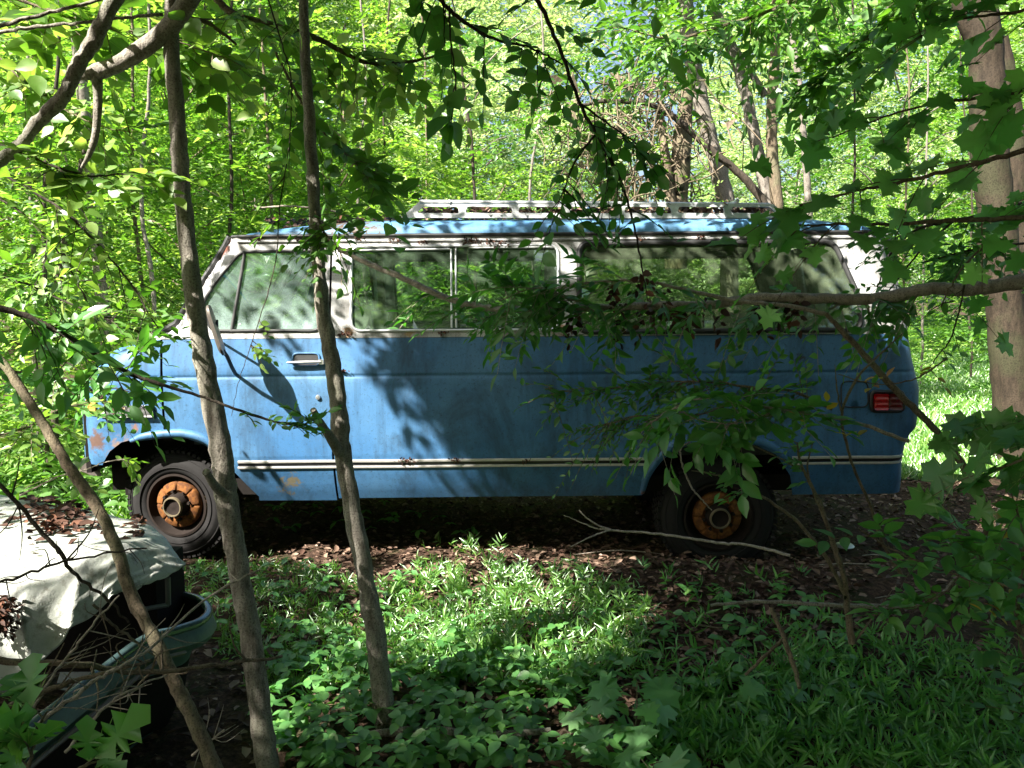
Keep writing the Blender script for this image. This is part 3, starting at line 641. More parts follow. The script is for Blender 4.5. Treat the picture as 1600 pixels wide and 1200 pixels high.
for xg in (XA, XB):  # dark strips behind the door gaps stand in for their shade
    for far in (False, True):
        zz = np.linspace(ZB+.02, ZD-.01, 40) if xg > -1.5 else np.linspace(.80, ZBELT, 30); A = side_pt(np.full_like(zz, xg-.03), zz, -.018, far); B_ = side_pt(np.full_like(zz, xg+.03), zz, -.018, far); nn_ = len(zz)
        if xg == XB and not far: pass
        MB().add(np.vstack([A, B_]), [(i, i+1, nn_+i+1, nn_+i) for i in range(nn_-1)]).build('gap_shade_strip', 'under', van)
# inner lining below the windows and headliner
mb = MB()
for far in (False, True):
    ln = [(sx(262), .62), (sx(1425), .62), (sx(1425), ZBELT-.02), (sx(262), ZBELT-.02)]
    panel('x', ln, [rounded(AR, .01), rounded(AF, .01)] if 0 else [], lambda x, z: side_pt(x, z, -.05-.28*(np.asarray(z) < 1.02), far), None, None, .08, mb=mb)
mb.build('inner_lining', 'lining', van)
mb = MB(); mb.box(((xa+xb)/2, Y0+VW/2, ZD-.012), (xb-xa-.34, VW-.46, .012)); mb.build('headliner', 'lining', van)
# ---- cabin: seats, wheel, dash
def bench(x, y0, y1, m, hh=1.55, name='seat', lean=.12):
    mb = MB(); yc, w = (y0+y1)/2, y1-y0
    for z, d, t_ in ((.88,.48,.16),): mb.box((x-.22, yc, z), (d, w, t_))
    V = []; 
    for z, xo, th in ((.86,0,.12),(1.1,.03,.14),(1.35,.07,.12),(hh,lean,.08)):
        for a in (-.5,.5):
            for b in (-.5,.5): V.append((x+xo+a*th, yc+b*w, z))
    F_ = []
    for i in range(3):
        o = i*4
        F_ += [(o,o+1,o+5,o+4),(o+1,o+3,o+7,o+5),(o+3,o+2,o+6,o+7),(o+2,o,o+4,o+6)]
    F_.append((12,13,15,14)); mb.add(V, F_); mb.box((x-.2, yc, .72), (.3, w*.7, .2))
    return mb.build(name, m, van, bev=.03)
bench(sx(505,520), Y0+.28, Y0+.82, 'blue_vinyl', 1.60); bench(sx(500,520), Y0+1.12, Y0+1.68, 'blue_vinyl', 1.56)
bench(sx(760,520), Y0+.25, Y0+1.45, 'seat', 1.50); bench(sx(1000,520), Y0+.25, Y0+1.45, 'seat', 1.52); bench(sx(1220,520), Y0+.25, Y0+1.68, 'seat', 1.52)
mb = MB(); mb.box((xf(1.42)+.42, Y0+VW/2, 1.33), (.36, VW-.4, .26)); mb.build('dashboard', 'dash', van, bev=.04)
a = np.linspace(0, 2*np.pi, 25); cx, cz = sx(385, 505)+.02, 1.50; mb = MB(); tt = math.radians(32)
mb.tube([(cx+.19*math.sin(k)*math.sin(tt), Y0+.52+.19*math.cos(k), cz+.19*math.sin(k)*math.cos(tt)) for k in a], .012, 8, False); mb.tube([(cx, Y0+.52, cz), (cx-.3, Y0+.52, cz-.22)], .025, 8); mb.tube([(cx, Y0+.33, cz), (cx, Y0+.71, cz)], .012, 6); mb.build('steering_wheel', 'black_trim', van)
# curtain hanging behind the driver, pale blue as in the photo
V = []; n1 = 16
for i in range(n1+1):
    for j in range(9):
        u, v_ = i/n1, j/8; V.append((sx(498,450)-.02-.05*v_-.13*v_*(1-u)**2, Y0+.25+.10*u+.02*math.sin(u*22), 1.93-.52*v_))
MB().add(V, [(i*9+j, i*9+j+1, (i+1)*9+j+1, (i+1)*9+j) for i in range(n1) for j in range(8)]).build('curtain', 'blue_vinyl', van)
# ================================================================ GROUND
def dens(lo, hi, n, p=2.2): u = np.linspace(-1, 1, n); return (lo+hi)/2+(hi-lo)/2*np.sign(u)*np.abs(u)**p
m, t = mat('soil'); v = coords(t); n1 = noise(t, 4, 6, .65, v); n2 = noise(t, 38, 5, .7, v); n3 = noise(t, .5, 4, .6, v)
c = ramp(t, n2, [(.3, (.02,.013,.010)), (.5, (.055,.034,.024)), (.68, (.13,.08,.055))]); c = mixc(t, ramp(t, n1, [(.5, (0,0,0)), (.66, (.6,.6,.6))]), c, (.03,.05,.015))
principled(t, c, .95, bump=math_(t, 'ADD', n2, n1), bstr=.8, bdist=.03, spec=.1); M['soil'] = m
m, t = mat('lawn'); v = coords(t); n1 = noise(t, 1.2, 5, .6, v); n2 = noise(t, 60, 4, .7, v)
c = ramp(t, n1, [(.3, (.05,.13,.02)), (.6, (.10,.24,.035)), (.8, (.16,.30,.06))]); c = mixc(t, n2, c, (.05,.12,.02)); principled(t, c, .9, bump=n2, bstr=1, bdist=.05, spec=.1); M['lawn'] = m
def sheet(xs, ys, z): 
    X, Y = np.meshgrid(xs, ys, indexing='ij'); V = np.stack([X, Y, z(X, Y)], -1).reshape(-1, 3); n = len(ys)
    T = np.array([(i*n+j, (i+1)*n+j, (i+1)*n+j+1, i*n+j+1) for i in range(len(xs)-1) for j in range(n-1)]); return V, T
def fine(x, y): return gh(x, y)+.008*np.sin(x*23+np.sin(y*17)*2)*np.sin(y*19+np.cos(x*13)*2)
xs = np.concatenate([np.linspace(-200, -8, 12), np.linspace(-7, 7, 180), np.linspace(8, 200, 12)]); ys = np.concatenate([np.linspace(-80, -4, 8), np.linspace(-3, 9, 160), np.linspace(10, 250, 14)])
link('ground', mesh_tris('ground', *sheet(xs, ys, fine)), 'soil')['kind'] = 'structure'
lx = np.linspace(3.1, 30, 70); ly = np.linspace(7.6, 45, 60)
lo = link('lawn', mesh_tris('lawn', *sheet(lx, ly, lambda x, y: gh(x, y)+.02+.9*np.clip((y-14)/40, 0, 1)**1.2)), 'lawn'); lo['kind'] = 'structure'
def G(px, py, z=0.0):
    d = f0+(px-800)/F*cr-(py-600)/F*cu; s = (z-CAMZ)/d[2]; p = CAM+d*s; return p
def proj(p):
    p = np.atleast_2d(p)-CAM; zf_ = p@f0; zf_ = np.where(np.abs(zf_) < 1e-6, 1e-6, zf_); return 800+F*(p@cr)/zf_, 600-F*(p@cu)/zf_, p@f0
def sample_px(poly, n):
    poly = np.array(poly, float); lo, hi = poly.min(0), poly.max(0); out = []
    while len(out) < n:
        p = lo+(hi-lo)*rng.random((n*2, 2)); p = p[inpoly(p, poly)]; out += list(p)
    out = np.array(out[:n]); W_ = np.array([G(a, b) for a, b in out]); W_[:, 2] = gh(W_[:, 0], W_[:, 1]); return W_
def rect_pts(x0, x1, y0, y1, n):
    p = np.column_stack([x0+(x1-x0)*rng.random(n), y0+(y1-y0)*rng.random(n)]); return np.column_stack([p, gh(p[:, 0], p[:, 1])])
def stuff(name, label, cat, parts, m):
    o = link(name, mesh_tris(name, *join(parts)), m); return tag(o, label, cat, None, 'stuff')
# fallen leaves
O = np.vstack([rect_pts(-3.2, 4.2, 1.6, 7.2, 15000), sample_px([(520,835),(1300,835),(1350,1000),(900,1150),(500,960)], 3500)]); n = len(O)
O[:, 2] += .006+.02*rng.random(n); an = rng.random(n)*6.28
X = np.column_stack([np.cos(an), np.sin(an), rng.normal(size=n)*.15]); Nn = np.column_stack([rng.normal(size=n)*.38, rng.normal(size=n)*.38, np.ones(n)])
stuff('leaf_litter', 'brown fallen leaves covering the soil around and under the van', 'leaf litter', [leaves(DEAD, O, X, Nn, .02+.05*rng.random(n)**1.6)], 'dead')
def stilt(O, h, size, k=8, lean=.5):
    n = len(O); D = unit(np.column_stack([rng.normal(size=(n, 2))*lean, np.ones(n)])); return sprays(LANCE, O, D, h*(.5+.7*rng.random(n)), k, size, up=(0,-.6,.2), tilt=.9, droop=.35, jit=.35)
def broad(O, h, size, pr=WIDE):
    n = len(O); D = rng.normal(size=(n, 3))*np.array([.25,.25,0])+np.array([0,0,1]); T_ = O+D*(h*(.3+rng.random((n, 1)))); a0 = rng.random(n)*6.28; out = []
    for k in range(3):
        a = a0+k*2.1; X = np.column_stack([np.cos(a), np.sin(a), -.15+rng.normal(size=n)*.2]); out.append(leaves(pr, T_, X, np.column_stack([rng.normal(size=(n, 2))*.3, np.ones(n)]), size*(.6+.6*rng.random(n))))
    return join(out)
A1 = np.vstack([sample_px([(600,935),(740,915),(960,930),(1020,970),(990,1050),(820,1090),(620,1060)], 620), sample_px([(690,845),(760,845),(800,900),(640,910)], 14)])
A2 = sample_px([(290,920),(420,890),(520,910),(620,940),(600,1080),(420,1090),(300,960)], 480)
A3 = sample_px([(1080,1080),(1330,1000),(1600,1010),(1650,1230),(1120,1230),(1000,1190)], 520)
stuff('stilt_grass', 'narrow bladed bright green grass in the sunlit patch in front of the van', 'ground cover', [stilt(A1, .19, .062, 10), stilt(A2, .12, .05)], 'grass')
stuff('shade_grass', 'darker narrow bladed grass clump in the lower right shade', 'ground cover', [stilt(A3, .16, .072, 9), stilt(sample_px([(1000,900),(1300,920),(1300,1100),(950,1150)], 90), .15, .07)], 'leaf_gloss')
B1 = sample_px([(420,1040),(700,1030),(1000,1050),(1040,1120),(980,1230),(420,1230)], 600); B2 = sample_px([(300,915),(600,925),(1000,1010),(900,1100),(420,1060),(300,960)], 260); B3 = sample_px([(430,800),(760,815),(740,845),(420,850)], 34)
B4 = sample_px([(1000,920),(1330,960),(1400,1130),(1000,1200)], 150)
stuff('creeping_ground_cover', 'low three leaved green creeper spreading over the near ground', 'ground cover', [broad(B1[rng.random(len(B1)) < .35+.65*(np.sin(B1[:,0]*9)*np.sin(B1[:,1]*11) > -.2)], .12, .056), broad(B2, .13, .045), broad(B3, .13, .075, OVAL), broad(B4, .08, .06)], 'leaf_gloss')
# undergrowth beyond the van
U = np.vstack([rect_pts(-9, -2.6, 5.0, 12, 3800), rect_pts(-4, 3.5, 7.5, 13, 1500)])
stuff('undergrowth', 'dense low green undergrowth around the nose of the van', 'undergrowth', [broad(U, .28, .10, WIDE), stilt(rect_pts(-6, -2.5, 3.6, 8, 1500), .3, .12)], 'leaf_mid')
O = np.vstack([np.column_stack([yy*xx_, yy]) for yy, xx_ in [(7.2+14*rng.random(14000)**1.6, .44+.26*rng.random(14000))]]); O = np.column_stack([O, gh(O[:, 0], O[:, 1])+.9*np.clip((O[:, 1]-14)/40, 0, 1)**1.2]); n = len(O)
stuff('lawn_grass', 'sunny mown green grass beyond the back of the van', 'grass', [leaves(LANCE, O, np.column_stack([rng.normal(size=(n, 2))*.7, np.ones(n)]), np.column_stack([rng.normal(size=n), -np.ones(n), .3*np.ones(n)]), .08+.09*rng.random(n))], 'grass')
# ================================================================ BACKGROUND TREES
def tree_proto(name, H, R, base, ncl, nsp, size, lm, bm, k=9, tr=.06, seed=1, sig=.28, pr=KITE):
    global rng; keep = rng; rng = np.random.default_rng(seed)
    root = bpy.data.objects.new(name, None); C.collection.objects.link(root); root.empty_display_size = .3
    mb = MB(); sway = rng.normal(size=2)*.05*H; tp = lambda h: np.array([sway[0]*(h/H)**1.5, sway[1]*(h/H)**1.5, h]); O = []
    ts = limb(mb, [tp(h) for h in np.linspace(-.15, H*.92, 8)], [tr*1.25, tr, tr*.9, tr*.75, tr*.55, tr*.35, tr*.2, tr*.08], 8)
    for i in range(ncl):
        u = (i+rng.random())/ncl; h = base+(H-base)*u; rad = R*(math.sin(math.pi*(.12+.82*u**.9)))**.7*(.35+.65*rng.random()); a = i*2.4+rng.normal()*.5
        c_ = tp(h)+np.array([rad*math.cos(a), rad*math.sin(a), .08*R*rng.normal()]); s0 = ts[np.argmin(np.abs(ts[:, 2]-min(max(base*.5, h-rad*.55), H*.8)))]; mid = (s0+c_)/2+np.array([0,0,.12*rad])
        limb(mb, [s0, mid, c_], [tr*.28*(1-.6*u)+.006, tr*.16+.004, .004], 5, sub=4)
        O.append(c_+rng.normal(size=(nsp, 3))*np.array([1,1,.55])*R*sig)
    t_ = mb.build('trunk', bm, root); O = np.vstack(O); n = len(O)
    D = unit(O*np.array([1,1,0])+rng.normal(size=(n, 3))*np.array([.8,.8,.25])*R*.5)
    V, T = sprays(pr, O, D, size*k*.42, k, size, tilt=.35, droop=.3); link('crown', mesh_tris('crown', V, T), lm, root)
    rng = keep; return root
def copy_tree(root):
    r = root.copy(); C.collection.objects.link(r)
    for ch in root.children: c = ch.copy(); C.collection.objects.link(c); c.parent = r
    return r
PT = {
 'bush': tree_proto('understory_tree', 4.6, 1.7, .25, 22, 46, .105, 'leaf_bright', 'bark_brown', tr=.035, seed=11, sig=.2),
 'bush2': tree_proto('understory_tree', 4.2, 1.5, .2, 20, 44, .095, 'leaf_mid', 'bark_brown', tr=.03, seed=12, sig=.2),
 'mid': tree_proto('young_tree', 9.5, 2.9, 1.2, 34, 60, .15, 'leaf_bright', 'bark_far', tr=.09, seed=13, sig=.2),
 'mid2': tree_proto('young_tree', 10, 2.7, 2.2, 30, 50, .16, 'leaf_mid', 'bark_far', tr=.10, seed=14, sig=.2),
 'blue': tree_proto('evergreen_tree', 11, 3.0, .8, 40, 60, .15, 'leaf_blue', 'bark_far', tr=.12, seed=15, sig=.16),
 'far': tree_proto('forest_tree', 17, 4.6, 2.5, 44, 60, .27, 'leaf_far_haze', 'bark_far', tr=.16, seed=16, sig=.19),
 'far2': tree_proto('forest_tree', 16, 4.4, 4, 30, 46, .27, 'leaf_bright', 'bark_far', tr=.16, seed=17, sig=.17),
 'open': tree_proto('forest_tree', 13, 3.6, 4.2, 20, 36, .17, 'leaf_far_haze', 'bark_far', tr=.11, seed=18, sig=.16),
}
first = {k: True for k in PT}
def plant(kind, px, Y, sc, rz, label, group=None, cat='tree', X=None):
    r = PT[kind] if first[kind] else copy_tree(PT[kind]); first[kind] = False
    x = P(px, 500, Y)[0] if X is None else X; r.location = (x, Y, float(gh(x, Y))-.03); r.rotation_euler = (0, 0, rz); r.scale = (sc, sc, sc); tag(r, label, cat, group); return r
ug = 'leafy understory trees behind the van'
for a in [('bush',-60,6.6,.85,0,'yellow green leafy sapling at the far left edge beyond the nose of the van'),
 ('bush2',70,7.6,.8,1,'mid green bushy sapling just left of the blue nose of the van'),
 ('bush',170,8.6,.95,2.2,'bright green understory tree behind the pale trunk left of the windshield'),
 ('bush',300,9.4,1.0,3.1,'bright green understory tree behind the slanting windshield'),
 ('bush2',400,10.2,1.1,.6,'mid green understory tree rising behind the cab roof'),
 ('bush',520,9.6,1.0,4.4,'bright green understory tree behind the front end of the roof rack'),
 ('bush',640,10.6,.8,5.2,'yellow green understory tree behind the first slots of the roof rack'),
 ('bush2',730,9.8,.62,2.0,'small dark stemmed understory tree behind the middle of the roof rack'),
 ('bush',830,11.6,.75,1.2,'sunny understory tree left of the brown vine tangle'),
 ('bush2',1330,12.5,.75,1.9,'green shrubby tree beyond the rear corner of the roof'),
 ('bush',1420,17,.85,.9,'light green shrubby tree at the far edge of the lawn'),
 ('bush2',1660,12,1.1,2.9,'shrubby tree right of the big brown trunk')]: plant(*a, ug)
mg = 'young trees behind the understory'
for a in [('mid',20,12.5,.95,.3,'tall leafy young tree at the left edge behind the pale forked trunk'),
 ('blue',250,24,1.15,1.3,'bluish green dense tree glimpsed right of the pale leaning trunk'),
 ('mid',150,15,1,1.8,'tall yellow green young tree left of the nearest pale trunk'),
 ('mid2',330,13.5,.95,2.6,'tall mid green young tree between the two nearest trunks'),
 ('mid',450,15.5,1,4,'tall yellow green young tree behind the second nearest trunk'),
 ('mid',590,16,.8,5.1,'tall sunlit young tree above the front of the roof rack'),
 ('open',720,19,.9,.9,'slender mid green young tree above the middle of the roof'),
 ('open',960,17,.9,2.1,'sparse sunlit tree behind the brown vine tangle'),
 ('open',1240,24,1,3.4,'sparse pale tree behind the group of bare trunks'),
 ('mid2',1400,20,1.0,4.8,'tall green tree behind the lawn beside the big brown trunk'),
 ('mid',1510,25,1.1,5.5,'yellow green tree at the back of the lawn left of the big trunk'),
 ('blue',780,30,1.0,.3,'bluish tree far behind the middle of the van')]: plant(*a, mg)
fg = 'far forest trees'
for k, (px, Y, sc) in enumerate([(-120,26,1),(60,30,1.05),(200,34,1.1),(340,27,.95),(480,33,1),(620,32,.95),(735,36,1.05),(830,44,1.15),(920,36,.6),(1190,38,.95),(1040,40,.9),(1160,50,.7),(1320,36,.95),(1450,42,1.1),(1560,33,1),(1700,30,1.05),(1820,34,1.1),(-280,30,1.1),(300,42,1.2),(560,44,1.2)]):
    plant('far' if k % 3 != 1 else 'far2', px, Y, sc, k*1.7, 'pale sunlit forest tree deep in the wood behind the van', fg)
bgp = 'unseen trees added around the photographer against sky light'  # unseen trees added to dim sky light and fill the window reflections
for k, (x, y, sc) in enumerate([(2.2,-2.8,.9),(4.4,-2.0,1),(5.9,.6,1),(7.2,3.2,1),(0,-4.2,1),(-2.2,-4.8,1),(7.6,6.0,.9)]):
    plant('bush2', 0, y, sc, k*1.9, 'unseen green tree added near the photographer to dim the sky light', bgp, X=x)
for k, (x, y, sc) in enumerate([(-3,-9,.75),(1,-7.5,.7),(5,-8,.8),(9,-5,.8),(13,0,.9),(-14,2,.8),(-12,-16,1),(-6,-15,.9),(0,-14,1),(7,-15,1)]):
    plant('mid2' if k % 2 else 'blue', 0, y, sc, k*2.1, 'unseen green tree added near the photographer to dim the sky light', bgp, X=x)
# far wood as one mass
n = 5200; th = np.radians(rng.uniform(-62, 62, n)); rr_ = rng.uniform(52, 62, n); O = np.column_stack([rr_*np.sin(th), rr_*np.cos(th), rng.uniform(-.5, 6, n)+3*np.sin(th*9)+2.5*np.sin(th*23)-rng.random(n)*2]); O = O[O[:, 2] > -.6]; n = len(O)
stuff('far_wood', 'pale green mass of distant wood closing the view', 'wood', [sprays(KITE, O, rng.normal(size=(n, 3))*np.array([1,1,.4]), 2.2, 8, .85, droop=.3)], 'leaf_far_haze')
# ================================================================ NEAR TRUNKS AND BRANCHES
def pxl(pts, Y=None): return [P(a[0], a[1], a[2] if len(a) > 2 else Y) for a in pts]
def twigs(mb, tips, D, Ln, droop, r=.0016):
    for o, d, l in zip(tips, D, Ln):
        t = np.linspace(-.03, 1, 5)[:, None]; p = o+d*l*t; p[:, 2] -= droop*l*t[:, 0]**2; mb.tube(p, [r*1.3, r*.6], 3, False)
def leafy(parent, stems, specs, lm, name='foliage'):
    """leaf sprays growing from given 3-D stem polylines; twigs go with the wood"""
    parts = []; vparts = []; mb = MB()
    for sp in specs:
        st = stems[sp.get('stem', 0)]; n = sp['n']; t = sp.get('t0', .1)+(sp.get('t1', 1)-sp.get('t0', .1))*np.sort(rng.random(n)); i = np.clip((t*(len(st)-1)), 0, len(st)-1.001); a = i.astype(int); f = (i-a)[:, None]
        O = st[a]*(1-f)+st[a+1]*f; T_ = unit(st[a+1]-st[a]); D = unit(T_*sp.get('along', .5)+np.array(sp.get('bias', (0,0,-.2)))+rng.normal(size=(n, 3))*np.array(sp.get('rnd', (.7,.7,.35))))
        Ln = sp['L']*(.5+.8*rng.random(n)); dr = sp.get('droop', .25)
        st8 = rng.bit_generator.state; kw_ = dict(tilt=sp.get('tilt', .35), droop=dr, jit=sp.get('jit', .25), up=sp.get('up', (0,0,1)))
        vp = MAPLE_V if sp['pr'] is MAPLE else OAK_V if sp['pr'] is OAK else WIDE_V if (sp['pr'] is WIDE and sp['size'] > .06) else None
        if vp is not None: vparts.append(sprays(vp, O, D, Ln, sp['k'], sp['size'], **kw_)); rng.bit_generator.state = st8
        parts.append(sprays(sp['pr'], O, D, Ln, sp['k'], sp['size'], tilt=sp.get('tilt', .35), droop=dr, jit=sp.get('jit', .25), up=sp.get('up', (0,0,1)))); twigs(mb, O, D, Ln, dr, sp.get('r', .0016))
    V, T = join(parts+vparts); me = mesh_tris(name, V, T); link(name, me, [lm, 'vein'] if vparts else lm, parent)
    if vparts: mi_ = np.zeros(len(T), np.int32); mi_[sum(len(p[1]) for p in parts):] = 1; me.polygons.foreach_set('material_index', mi_)
    return mb
def branch(name, label, cat, stems, bark, specs, lm=None, n=8, loc=None, extra=None, knots=.05, group=None, wood='stem', fname='foliage'):
    """stems: list of ([(px,py,Y)...], [radii])"""
    P3 = [pxl(s[0]) for s in stems]; loc = loc if loc is not None else P3[0][0]
    root = empty(name, tuple(map(float, loc)), label, cat, group); mb = MB(); S3 = [limb(mb, p, s[1], n, knots, wob=.0012) for p, s in zip(P3, stems)]
    if specs: tw = leafy(root, S3, specs, lm, fname); mb.add(tw.v, tw.f)
    for e in (extra or []): leafy(root, S3, e['specs'], e['mat'], e.get('name', 'dead_leaves'))
    mb.build(wood, bark, root); return root, S3
def stub(pts, rad, mb): limb(mb, pts, rad, 8, .03)
# crowns of the near trees: unseen leaves added overhead, thinned to shape the dappled shade
def keep_prob(c):  # gaps in the crowns follow a chosen pattern of lit areas
    c = np.atleast_2d(c); pr = np.ones(len(c))
    def hit(axis, val): 
        s = (val-c[:, axis])/SUN[axis]; return c+SUN*s[:, None], s > 0
    p, ok = hit(1, Y0); x, y, d = proj(p); van_ = ok & (p[:, 2] > .35) & (p[:, 2] < 2.15) & (p[:, 0] > -2.75) & (p[:, 0] < 2.6)
    k = np.ones(len(c)); k = np.where(y < 376, .12, k); up = (y >= 376) & (y < 525)
    k = np.where(up & (x < 545), .05, k); k = np.where(up & (x >= 545) & (x < 880), .75, k); k = np.where((y >= 376) & (y < 520) & (x > 1325), .0, k)
    edge = 545+(y-525)*.95; k = np.where((y >= 525) & (x < edge-40), .0, k); k = np.where((y >= 525) & (np.abs(x-edge) <= 40), .5, k)
    pr = np.where(van_, k, pr)
    above = ok & (p[:, 2] >= 2.15); pr = np.where(above, .10, pr)
    g_, okg = hit(2, 0.0); xg, yg, dg = proj(g_); near = (~van_) & (~above) & (g_[:, 1] < Y0+.3) & (dg > .3)
    e = ((xg-790)/235)**2+((yg-945)/118)**2; k = np.where(e < 1, .0, np.where(e < 1.25, .5, 1.0))
    k = np.where((xg > 500) & (xg < 1010) & (yg > 822) & (yg < 880), .0, k)
    e2 = ((xg-460)/120)**2+((yg-960)/90)**2; k = np.minimum(k, np.where(e2 < 1, .5, 1)); k = np.minimum(k, np.where((yg > 1060) & (yg < 1260) & (xg > 400) & (xg < 1060), .30, 1))
    k = np.where((xg >= 1060) & (yg > 1040), np.minimum(k, .82), k); k = np.where((xg < 210) & (yg < 770), .25, k); pr = np.where(near, np.minimum(pr, k), pr)
    left = (~van_) & (~near) & (~above) & (p[:, 0] < -2.7); pr = np.where(left, .3, pr)
    for z_, (x0, x1, y0, y1), kk in ((.72, (-60, 275, 800, 860), .25), (.6, (-60, 290, 850, 1010), .0), (.42, (190, 340, 930, 1010), .15)):
        h, o2 = hit(2, z_); xh, yh, dh = proj(h); pr = np.where(o2 & (dh > .3) & (h[:, 1] < 4) & (xh > x0) & (xh < x1) & (yh > y0) & (yh < y1), np.minimum(pr, kk), pr)
    for Yt, (x0, x1, y0, y1), kk in ((2.65, (255, 350, 60, 760), .0), (2.9, (470, 560, 330, 860), .0), (2.7, (-120, 520, -60, 480), .3), (2.0, (1150, 1700, 60, 500), .7), (2.2, (560, 1080, -60, 260), .5), (3.4, (600, 1320, 390, 560), .8), (2.4, (0, 250, 560, 1000), .3), (2.7, (255, 350, 0, 60), .5)):
        h, o2 = hit(1, Yt); xh, yh, dh = proj(h); pr = np.where(o2 & (xh > x0) & (xh < x1) & (yh > y0) & (yh < y1), np.minimum(pr, kk), pr)
    return pr
def overhead(n, box, k=9, size=.13, zr=(3.1, 5.4)):
    c = np.column_stack([rng.uniform(box[0], box[1], n), rng.uniform(box[2], box[3], n), rng.uniform(zr[0], zr[1], n)])
    cl = .5+.5*np.sin(c[:, 0]*2.1+c[:, 2])*np.sin(c[:, 1]*1.7+2*c[:, 2]); c = c[rng.random(n) < .45+.7*cl]
    D = rng.normal(size=(len(c), 3))*np.array([1,1,.3]); uD = unit(D)*(k*size*.42); pk = np.minimum(np.minimum(keep_prob(c), keep_prob(c+uD*.5)), keep_prob(c+uD)); kk_ = rng.random(len(c)) < pk; c = c[kk_]; D = D[kk_]
    x, y, d = proj(c); vis = (d > 0) & (x > -160) & (x < 1760) & (y > -150) & (y < 1350); c = c[~vis]; D = D[~vis]; n = len(c)
    return sprays(KITE, c, D, k*size*.4, k, size, tilt=.4, droop=.3)
def near_tree(name, label, px, rad, bark, crown_box, ncrown, extra_px=(), bg=None, cat='tree', crown_m='leaf_mid', vis=None, n=14, zr=(3.1,5.4), ext=None):
    pts = pxl(px); base = G(px[-1][0], px[-1][1]); base = np.array(pts[-1]); root = empty(name, (float(base[0]), float(base[1]), 0), label, cat)
    top = pts[0]; up_ = [top+np.array([(top-pts[1])[0]*.6, .0, h]) for h in (1.6, .7)] if ext is None else ext; down = [np.array([base[0]+(base-pts[-2])[0]*.3, base[1], -.15])]
    mb = MB(); st = limb(mb, up_+pts+down, [rad[0]*.5]+list(rad)+[rad[-1]*1.25], n, .055, 8, wob=.0014)
    for e, r_ in extra_px: limb(mb, pxl(e), r_, 10, .05, 8)
    if vis: 
        for sp in vis: pass
    # limbs reaching into the crown
    if crown_box:
        for k in range(7):
            tx = rng.uniform(crown_box[0], crown_box[1]); ty = rng.uniform(crown_box[2], min(crown_box[3], -.2) if crown_box[2] < -.2 else crown_box[3]); limb(mb, [up_[1], (np.array([tx, ty, 4.6])+up_[1])/2+np.array([0,0,.7]), np.array([tx, ty, 4.3])], [rad[0]*.6, .02, .006], 6, .05, 4)
    mb.build('trunk', bark, root)
    if crown_box: V, T = overhead(ncrown, crown_box, zr=zr); link('crown', mesh_tris('crown', V, T), crown_m, root)  # unseen crown, laid out to shade chosen areas
    return root, st
# nearest trunk, left: splits overhead, one heavy limb reaching down-left
t1, st1 = near_tree('young_tree', 'nearest pale grey trunk crossing the cab, with a heavy limb bending left at its top', [(268,45,2.62),(276,170,2.62),(285,300,2.62),(299,430,2.61),(318,560,2.6),(345,700,2.59),(352,770,2.59),(372,880,2.57),(392,1000,2.55),(407,1110,2.53),(418,1200,2.51)],
   [.023,.023,.025,.027,.029,.034,.037,.034,.035,.036,.038], 'bark_pale', (-8.5,-3.2,-4.6,2.3), 4800,
   [([(330,-60,2.5),(290,8,2.56),(262,45,2.6),(225,75,2.6),(185,100,2.6),(150,113,2.6)],[.030,.030,.029,.028,.026,.025]), ([(155,108,2.6),(135,117,2.6),(117,118,2.6)],[.022,.017,.012]), ([(150,112,2.6),(153,150,2.62),(150,205,2.63),(140,240,2.65),(128,262,2.68)],[.018,.014,.012,.009,.005]), ([(352,775,2.58),(335,758,2.5),(322,737,2.44)],[.018,.014,.012])], ext=[P(300,-420,2.55), P(285,-190,2.58)])
t2, st2 = near_tree('sapling', 'slender pale trunk with a cut side stub, leaning in front of the van door gap', [(478,95,3.1),(484,200,3.08),(490,300,3.05),(496,400,3.02),(507,500,3.0),(520,570,2.98),(530,650,2.96),(534,700,2.95),(548,780,2.94),(565,870,2.92),(584,980,2.9),(596,1070,2.88),(603,1142,2.87)],
   [.017,.020,.022,.024,.026,.029,.032,.036,.032,.033,.036,.038,.044], 'bark_pale', (-4.2,-1.0,-4.0,2.0), 4200, [([(531,708,2.93),(515,682,2.86),(500,660,2.8),(489,640,2.76)],[.022,.017,.014,.011])])
MB_ = None
t3, st3 = near_tree('big_tree', 'thick brown trunk on the right beside the lawn', [(1526,-10,7.8),(1540,100,7.8),(1546,230,7.8),(1560,380,7.8),(1573,520,7.8),(1584,640,7.8),(1592,716,7.8)], [.155,.16,.16,.165,.17,.185,.22], 'bark_big_shaded', (-1.0,3.6,-4.8,1.6), 7500, [([(1495,-40,7.8),(1512,30,7.8),(1540,90,7.8)],[.09,.10,.09])])
empty_ = None
# unseen tree added to shade the van's right half and the near ground
t4, _ = near_tree('added_shade_tree', 'unseen spreading tree added beside the photographer to shade the van and lower right', [(2600,300,2.0),(2600,900,2.0)], [.12,.14], 'bark_brown', (-4.6,3.2,-2.6,3.6), 26000, crown_m='leaf_mid')
# limb across the upper left corner
branch('leaning_limb', 'bare smooth limb slanting down across the upper left corner', 'branch', [([(215,-70,2.3),(180,-5,2.3),(150,55,2.3),(118,110,2.3),(95,155,2.3),(60,190,2.3),(30,228,2.3),(-12,262,2.3),(-90,340,2.3)], [.024,.023,.022,.021,.020,.018,.017,.016,.015])], 'bark_pale', None, n=12)
